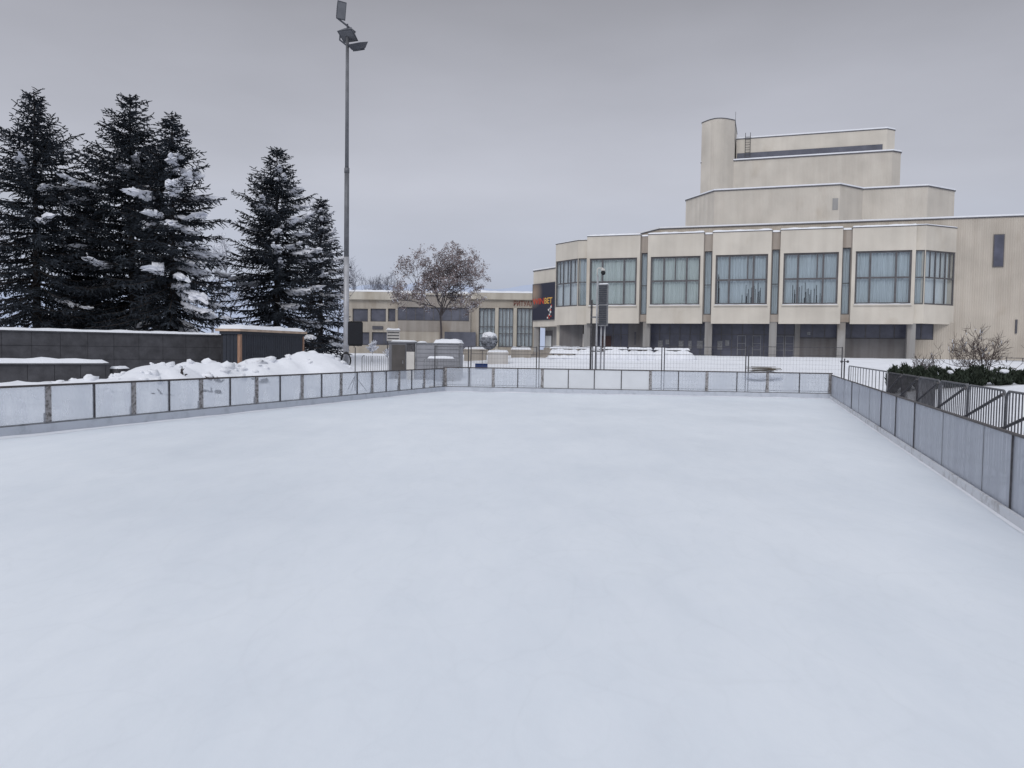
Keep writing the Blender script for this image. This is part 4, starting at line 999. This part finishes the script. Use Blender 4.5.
# an overhanging snowy twig end by the wall's end comes with its own tree; small snowy young tree
def bare_tree(label,px,ytop,pxw,Y,seed,levels=5,mt='bark_grey',leaf=None,nleaf=0,snow=0,name='tree',cat='tree',trunk_h=.25,group=None,thick=.02,spread=.62,first=4,leafsize=.07,split=3,base=None,twr=.006,rise=.18,grow_len=.33,bias=.45):
    rnd=random.Random(seed); tp=at(px,ytop,Y); x=tp.x; g0=tz(x,Y) if base is None else base; h=tp.z-g0; wr=pxw*Y/FPX/2
    r=thing(name,(x,Y,g0),label,cat,group)
    tw=MB(); lf=MB(); sn=MB(); tips=[]
    cc=Vector((0,0,h*(trunk_h+1)/2)); rz_=h*(1-trunk_h)/2*1.05
    def grow(p,d,L,rad,lv):
        n=3; pts=[p]; q=p; dd=d
        for i in range(n):
            dd=(dd+Vector((rnd.gauss(0,.13),rnd.gauss(0,.13),rnd.gauss(0,.1)+.05))).normalized(); q=q+dd*L/n; pts.append(q)
        tw.tube(pts,[rad*(1-.35*i/n) for i in range(n+1)],6 if lv>3 else (4 if lv>1 else 3),False)
        if lv==0: tips.append((pts,dd)); return
        for k in range(split if lv<levels else first):
            b=pts[-1] if k==0 else pts[rnd.randint(1,n)]
            nd=(dd+Vector((rnd.gauss(0,spread),rnd.gauss(0,spread),rnd.gauss(rise,spread*.7)))).normalized()
            e=b+nd*L*.75-cc
            if (e.x/wr)**2+(e.y/wr)**2+(e.z/rz_)**2>1.0:
                nd=(nd-bias*Vector((e.x/wr,e.y/wr,e.z/rz_*.6))).normalized()
            grow(b,nd,L*rnd.uniform(.6,.84),max(twr,rad*.58),lv-1)
    tl=h*trunk_h
    if trunk_h>.05:
        tw.tube([(0,0,-.2),(0,0,tl*.5),(.03,0,tl)],[thick*h*.6,thick*h*.5,thick*h*.45],8,False)
        grow(Vector((.03,0,tl)),Vector((0,0,1)),h*(1-trunk_h)*grow_len,thick*h*.42,levels)
    else:
        for k in range(first+2):
            grow(Vector((rnd.uniform(-.1,.1),rnd.uniform(-.1,.1),-.1)),Vector((rnd.gauss(0,.5),rnd.gauss(0,.5),1)).normalized(),h*.36,thick*h*.3,levels-1)
    tw.build('trunk',M[mt],r)
    if leaf:
        for pts,dd in tips:
            for k in range(nleaf):
                c=pts[rnd.randint(0,len(pts)-1)]+Vector((rnd.gauss(0,.1),rnd.gauss(0,.1),rnd.gauss(0,.1))); s_=leafsize*rnd.uniform(.6,1.3)
                a=Vector((rnd.gauss(0,1),rnd.gauss(0,1),rnd.gauss(0,1))).normalized(); b=a.orthogonal().normalized()
                (sn if rnd.random()<snow else lf).poly([c-a*s_,c+b*s_*.6,c+a*s_,c-b*s_*.6])
        lf.build('crown',M[leaf],r)
    elif snow:
        for pts,dd in tips:
            if rnd.random()<snow:
                c=pts[1]+Vector((0,0,.015)); a=(pts[2]-pts[0]); b=a.cross(Vector((0,0,1))); b=b.normalized()*.02 if b.length>1e-6 else Vector((.02,0,0))
                sn.poly([pts[0]-b,pts[0]+b,pts[2]+b,pts[2]-b])
    if sn.f: tag(sn.build('snow',M['tree_snow'],r),kind='stuff')
    return r
bare_tree('round crowned tree with withered brown leaves behind the pale container',442,247,108,64,7,levels=6,leaf='dryleaf',nleaf=16,snow=.2,trunk_h=.17,leafsize=.068,thick=.026,first=6,split=3,spread=.78,grow_len=.40,bias=.8)
for k,(px,yt,w,Y,lb) in enumerate(((358,257,34,128,'tall hazy bare tree behind the low hall, close to the mast'),(386,272,30,132,'rounded hazy bare tree behind the low hall'),(373,277,20,130,'small hazy bare tree between the two taller bare ones'),(398,280,16,133,'low hazy bare tree beside the leafy brown tree'))):
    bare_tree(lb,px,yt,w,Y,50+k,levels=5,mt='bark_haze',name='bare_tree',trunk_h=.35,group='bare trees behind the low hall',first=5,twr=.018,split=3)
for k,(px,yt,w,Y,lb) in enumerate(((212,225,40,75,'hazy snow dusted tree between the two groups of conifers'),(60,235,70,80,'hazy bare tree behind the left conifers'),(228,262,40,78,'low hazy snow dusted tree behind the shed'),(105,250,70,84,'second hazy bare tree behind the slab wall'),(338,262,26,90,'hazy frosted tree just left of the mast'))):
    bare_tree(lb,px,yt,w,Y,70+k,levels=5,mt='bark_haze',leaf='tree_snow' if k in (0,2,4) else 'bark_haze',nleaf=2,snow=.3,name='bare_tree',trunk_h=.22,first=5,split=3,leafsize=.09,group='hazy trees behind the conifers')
# shrubs on the right
bare_tree('large bare bush with many thin branches before the ribbed theatre wall',988,321,88,38.5,90,levels=5,mt='twig',name='bare_bush',cat='bush',trunk_h=.02,first=6,split=3,spread=.66,snow=.08,twr=.009,thick=.035,rise=.1)
bare_tree('small bare bush above the clipped hedge',920,347,38,40,91,levels=5,mt='twig',name='bare_bush',cat='bush',trunk_h=.02,first=4,split=3,spread=.5,snow=.1,twr=.008,thick=.03,rise=.1)
bare_tree('snow laden shrub behind the dark kiosk',393,341,18,66,92,levels=3,mt='twig',leaf='tree_snow',nleaf=5,snow=.7,name='snowy_shrub',cat='bush',trunk_h=.02,leafsize=.1)
bare_tree('snow laden shrub left of the kiosk below the hall windows',372,339,16,62,93,levels=3,mt='twig',leaf='tree_snow',nleaf=5,snow=.7,name='snowy_shrub',cat='bush',trunk_h=.3,leafsize=.12)
# hedge shrubs
HS=[(893,367,380,11,'dark evergreen shrub at the left end of the hedge, bent over'),(906,366,378,13,'dark evergreen shrub left of the small bare bush'),(920,367,379,14,'dark evergreen shrub under the small bare bush'),(935,367,380,15,'dark evergreen shrub right of the small bare bush'),
    (949,369.5,381,12,'narrow dark evergreen shrub with snow gaps on both sides'),(960,371,381,11,'lowest dark evergreen shrub in the middle of the hedge'),(977,367.5,381,24,'broad dark evergreen shrub left of the large bare bush'),(1002,369,382,28,'broad dark evergreen shrub under the large bare bush'),(1021,372,380,9,'dark evergreen shrub cut by the right edge of the photo')]
HY_=39.0
for k,(px,yt,yb,w,lb) in enumerate(HS):
    Y=HY_-.02*(px-893); p=at(px,yb,Y); g0=tz(p.x,Y); zt=at(px,yt,Y).z+.05; h=max(.5,zt-g0); wr=w*Y/FPX/2*1.0
    r=thing('hedge_shrub',(p.x,Y,g0),lb,'shrub','evergreen shrubs along the right side')
    rnd=random.Random(200+k); m=MB(); m.blob((0,0,h*.36),wr*.6,.3,h*.36,k,.5,12,8)
    for i in range(900):
        d=Vector((rnd.gauss(0,1),rnd.gauss(0,1),rnd.gauss(0,1))).normalized()*(.55+.45*rnd.random()**.5)
        c=Vector((d.x*wr,d.y*.55,h*.5+d.z*h*.5)); c.z=max(.02,c.z+(.12*h*noise.noise(Vector((c.x*4+k,k,0)))+.1*h*noise.noise(Vector((c.x*11,k,2)))) if d.z>0 else c.z); s_=rnd.uniform(.07,.17)
        a=(Vector((d.x*.5,d.y*.5,.9))+Vector((rnd.gauss(0,.35),rnd.gauss(0,.35),rnd.gauss(0,.2)))).normalized(); b=a.orthogonal(); b.rotate(Matrix.Rotation(rnd.uniform(0,6.28),3,a)); b.normalize()
        m.poly([c-a*s_,c+b*s_*.26,c+a*s_,c-b*s_*.26])
    m.build('foliage',M['hedge'],r)
    if k in (4,7):
        m=MB(); m.blob((-.1,-.2,h*.8),wr*.35,.3,.12,k,.4); m.build('snow',M['snow'],r,True)
# twigs and clods sticking out of the left snow heap
for k,(px,py,Y,lb) in enumerate(((181,367,33,'dark broken branch poking out of the snow heap before the slab wall'),(210,366.5,34.5,'dark upright twig in the snow heap near the shed'),(219,366,34.6,'second dark upright twig in the snow heap near the shed'),(261,367.5,36,'dark clump of earth on the snow heap before the shed'),(212,373.5,31.5,'dark clod just above the left boards'),(161,377,29.5,'dark twig lying on the snow above the left boards'))):
    p=at(px,py,Y); z0=tz(p.x,p.y); rnd=random.Random(400+k)
    m=MB()
    for j in range(7):
        d=Vector((rnd.gauss(0,.7),rnd.gauss(0,.4),rnd.uniform(.1,1) if k in(0,1,2) else rnd.uniform(0,.3))).normalized(); L=rnd.uniform(.15,.45)
        b0=Vector((p.x+rnd.gauss(0,.1),p.y,z0-.05)); m.tube([b0,b0+d*L*.6,b0+d*L+Vector((0,0,-.04))],[.035,.028,.012],5)
    if k in (3,4): 
        for j in range(3): m.blob((p.x+rnd.gauss(0,.18),p.y+rnd.gauss(0,.08),z0+.04),.14,.1,.08,j,.5)
    tag(m.build('broken_branch' if k not in (3,4) else 'earth_clod',M['bark']),lb,'branch' if k not in (3,4) else 'clod')
# low railing at the far right
a=at(1005,366,58); b=at(1040,366,58); g0=tz(a.x,58)
rl=thing('low_railing',(a.x,58,g0),'low dark railing behind the large bare bush at the right edge','railing')
m=MB(); zt=at(1010,358,58).z-g0
m.tube([(0,0,zt),(b.x-a.x,0,zt)],.03,6); m.tube([(0,0,zt*.45),(b.x-a.x,0,zt*.45)],.02,6); m.build('rail',M['galv_dark'],rl)
for k in range(3):
    m=MB(); x=.1+k*(b.x-a.x-.2)/2; m.tube([(x,0,-.2),(x,0,zt)],.03,6); m.build('post',M['galv_dark'],rl)
# misty hill far behind
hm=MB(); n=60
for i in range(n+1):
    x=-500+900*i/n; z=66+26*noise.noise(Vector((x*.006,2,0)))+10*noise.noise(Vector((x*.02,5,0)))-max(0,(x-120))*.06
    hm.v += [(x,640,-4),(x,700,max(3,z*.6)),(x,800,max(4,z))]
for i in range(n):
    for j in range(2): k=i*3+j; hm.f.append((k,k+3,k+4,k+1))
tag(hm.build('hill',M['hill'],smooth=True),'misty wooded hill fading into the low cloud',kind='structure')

# ------------------------------------------------------------------ light, sky, camera
w=bpy.data.worlds.new('World'); sc.world=w; w.use_nodes=True
nt=w.node_tree; N=nt.nodes; L=nt.links; bg=N['Background']; bg.inputs[1].default_value=.1
SEL,SROT=R(38),R(200)
sky=N.new('ShaderNodeTexSky'); sky.sky_type='NISHITA'; sky.sun_disc=False; sky.sun_elevation=SEL; sky.sun_rotation=SROT; sky.dust_density=4; sky.air_density=1.5
hs=N.new('ShaderNodeHueSaturation'); hs.inputs['Saturation'].default_value=.25; hs.inputs['Value'].default_value=1; L.new(sky.outputs[0],hs.inputs['Color'])
tc=N.new('ShaderNodeTexCoord'); sp=N.new('ShaderNodeSeparateXYZ'); L.new(tc.outputs['Generated'],sp.inputs[0])
rp=N.new('ShaderNodeValToRGB'); cr=rp.color_ramp
def stop(p,c):
    e=cr.elements.new(p); e.color=(*c,1)
cr.elements[0].position=0; cr.elements[0].color=(.46,.51,.625,1); cr.elements[1].position=1; cr.elements[1].color=(.83,.87,.95,1)
stop(.10,(.50,.54,.645)); stop(.20,(.53,.55,.63)); stop(.32,(.43,.44,.50)); stop(.45,(.27,.27,.30)); stop(.66,(.645,.675,.75))
L.new(sp.outputs[2],rp.inputs[0])
# slow cloud mottling
nz=N.new('ShaderNodeTexNoise'); nz.inputs['Scale'].default_value=2.2; nz.inputs['Detail'].default_value=6; cmp_=N.new('ShaderNodeMapping'); cmp_.inputs['Scale'].default_value=(1,1,3.2); L.new(tc.outputs['Generated'],cmp_.inputs[0]); L.new(cmp_.outputs[0],nz.inputs['Vector'])
mr=N.new('ShaderNodeMapRange'); mr.inputs[1].default_value=.3; mr.inputs[2].default_value=.7; mr.inputs[3].default_value=9.1; mr.inputs[4].default_value=10.9; L.new(nz.outputs['Fac'],mr.inputs[0])
sc_=N.new('ShaderNodeVectorMath'); sc_.operation='SCALE'; L.new(rp.outputs[0],sc_.inputs[0]); L.new(mr.outputs[0],sc_.inputs['Scale'])
mx=N.new('ShaderNodeMix'); mx.data_type='RGBA'; mx.inputs[0].default_value=.9; L.new(hs.outputs[0],mx.inputs[6]); L.new(sc_.outputs[0],mx.inputs[7]); L.new(mx.outputs[2],bg.inputs[0])
sl=bpy.data.lights.new('sun','SUN'); sl.energy=1.1; sl.angle=R(25); sl.color=(1,.97,.94)
so=bpy.data.objects.new('sun',sl); col.objects.link(so)
sd=Vector((math.sin(SROT)*math.cos(SEL),math.cos(SROT)*math.cos(SEL),math.sin(SEL)))
so.rotation_euler=(-sd).to_track_quat('-Z','Y').to_euler(); so.location=(0,0,50)

cam=bpy.data.cameras.new('camera'); co_=bpy.data.objects.new('camera',cam); col.objects.link(co_)
cam.sensor_fit='HORIZONTAL'; cam.sensor_width=36; cam.lens=FPX/1024*36; cam.clip_end=3000; cam.clip_start=.05
cp,sp_=math.cos(PITCH),math.sin(PITCH)
fw=Vector((0,cp,-sp_)); upv=Vector((0,sp_,cp)); rt_=Vector((1,0,0))
# camera rolled so that the content leans clockwise
cr_,sr=math.cos(ROLL),math.sin(ROLL)
cx_=rt_*cr_+upv*sr; cy_=-rt_*sr+upv*cr_
mtx=Matrix((cx_,cy_,-fw)).transposed().to_4x4(); mtx.translation=Vector((0,0,EYE)); co_.matrix_world=mtx
sc.camera=co_
sc.view_settings.view_transform='Standard'; sc.view_settings.look='None'; sc.view_settings.exposure=0
sc.cycles.max_bounces=8; sc.cycles.transparent_max_bounces=24
sc.cycles.use_denoising=True
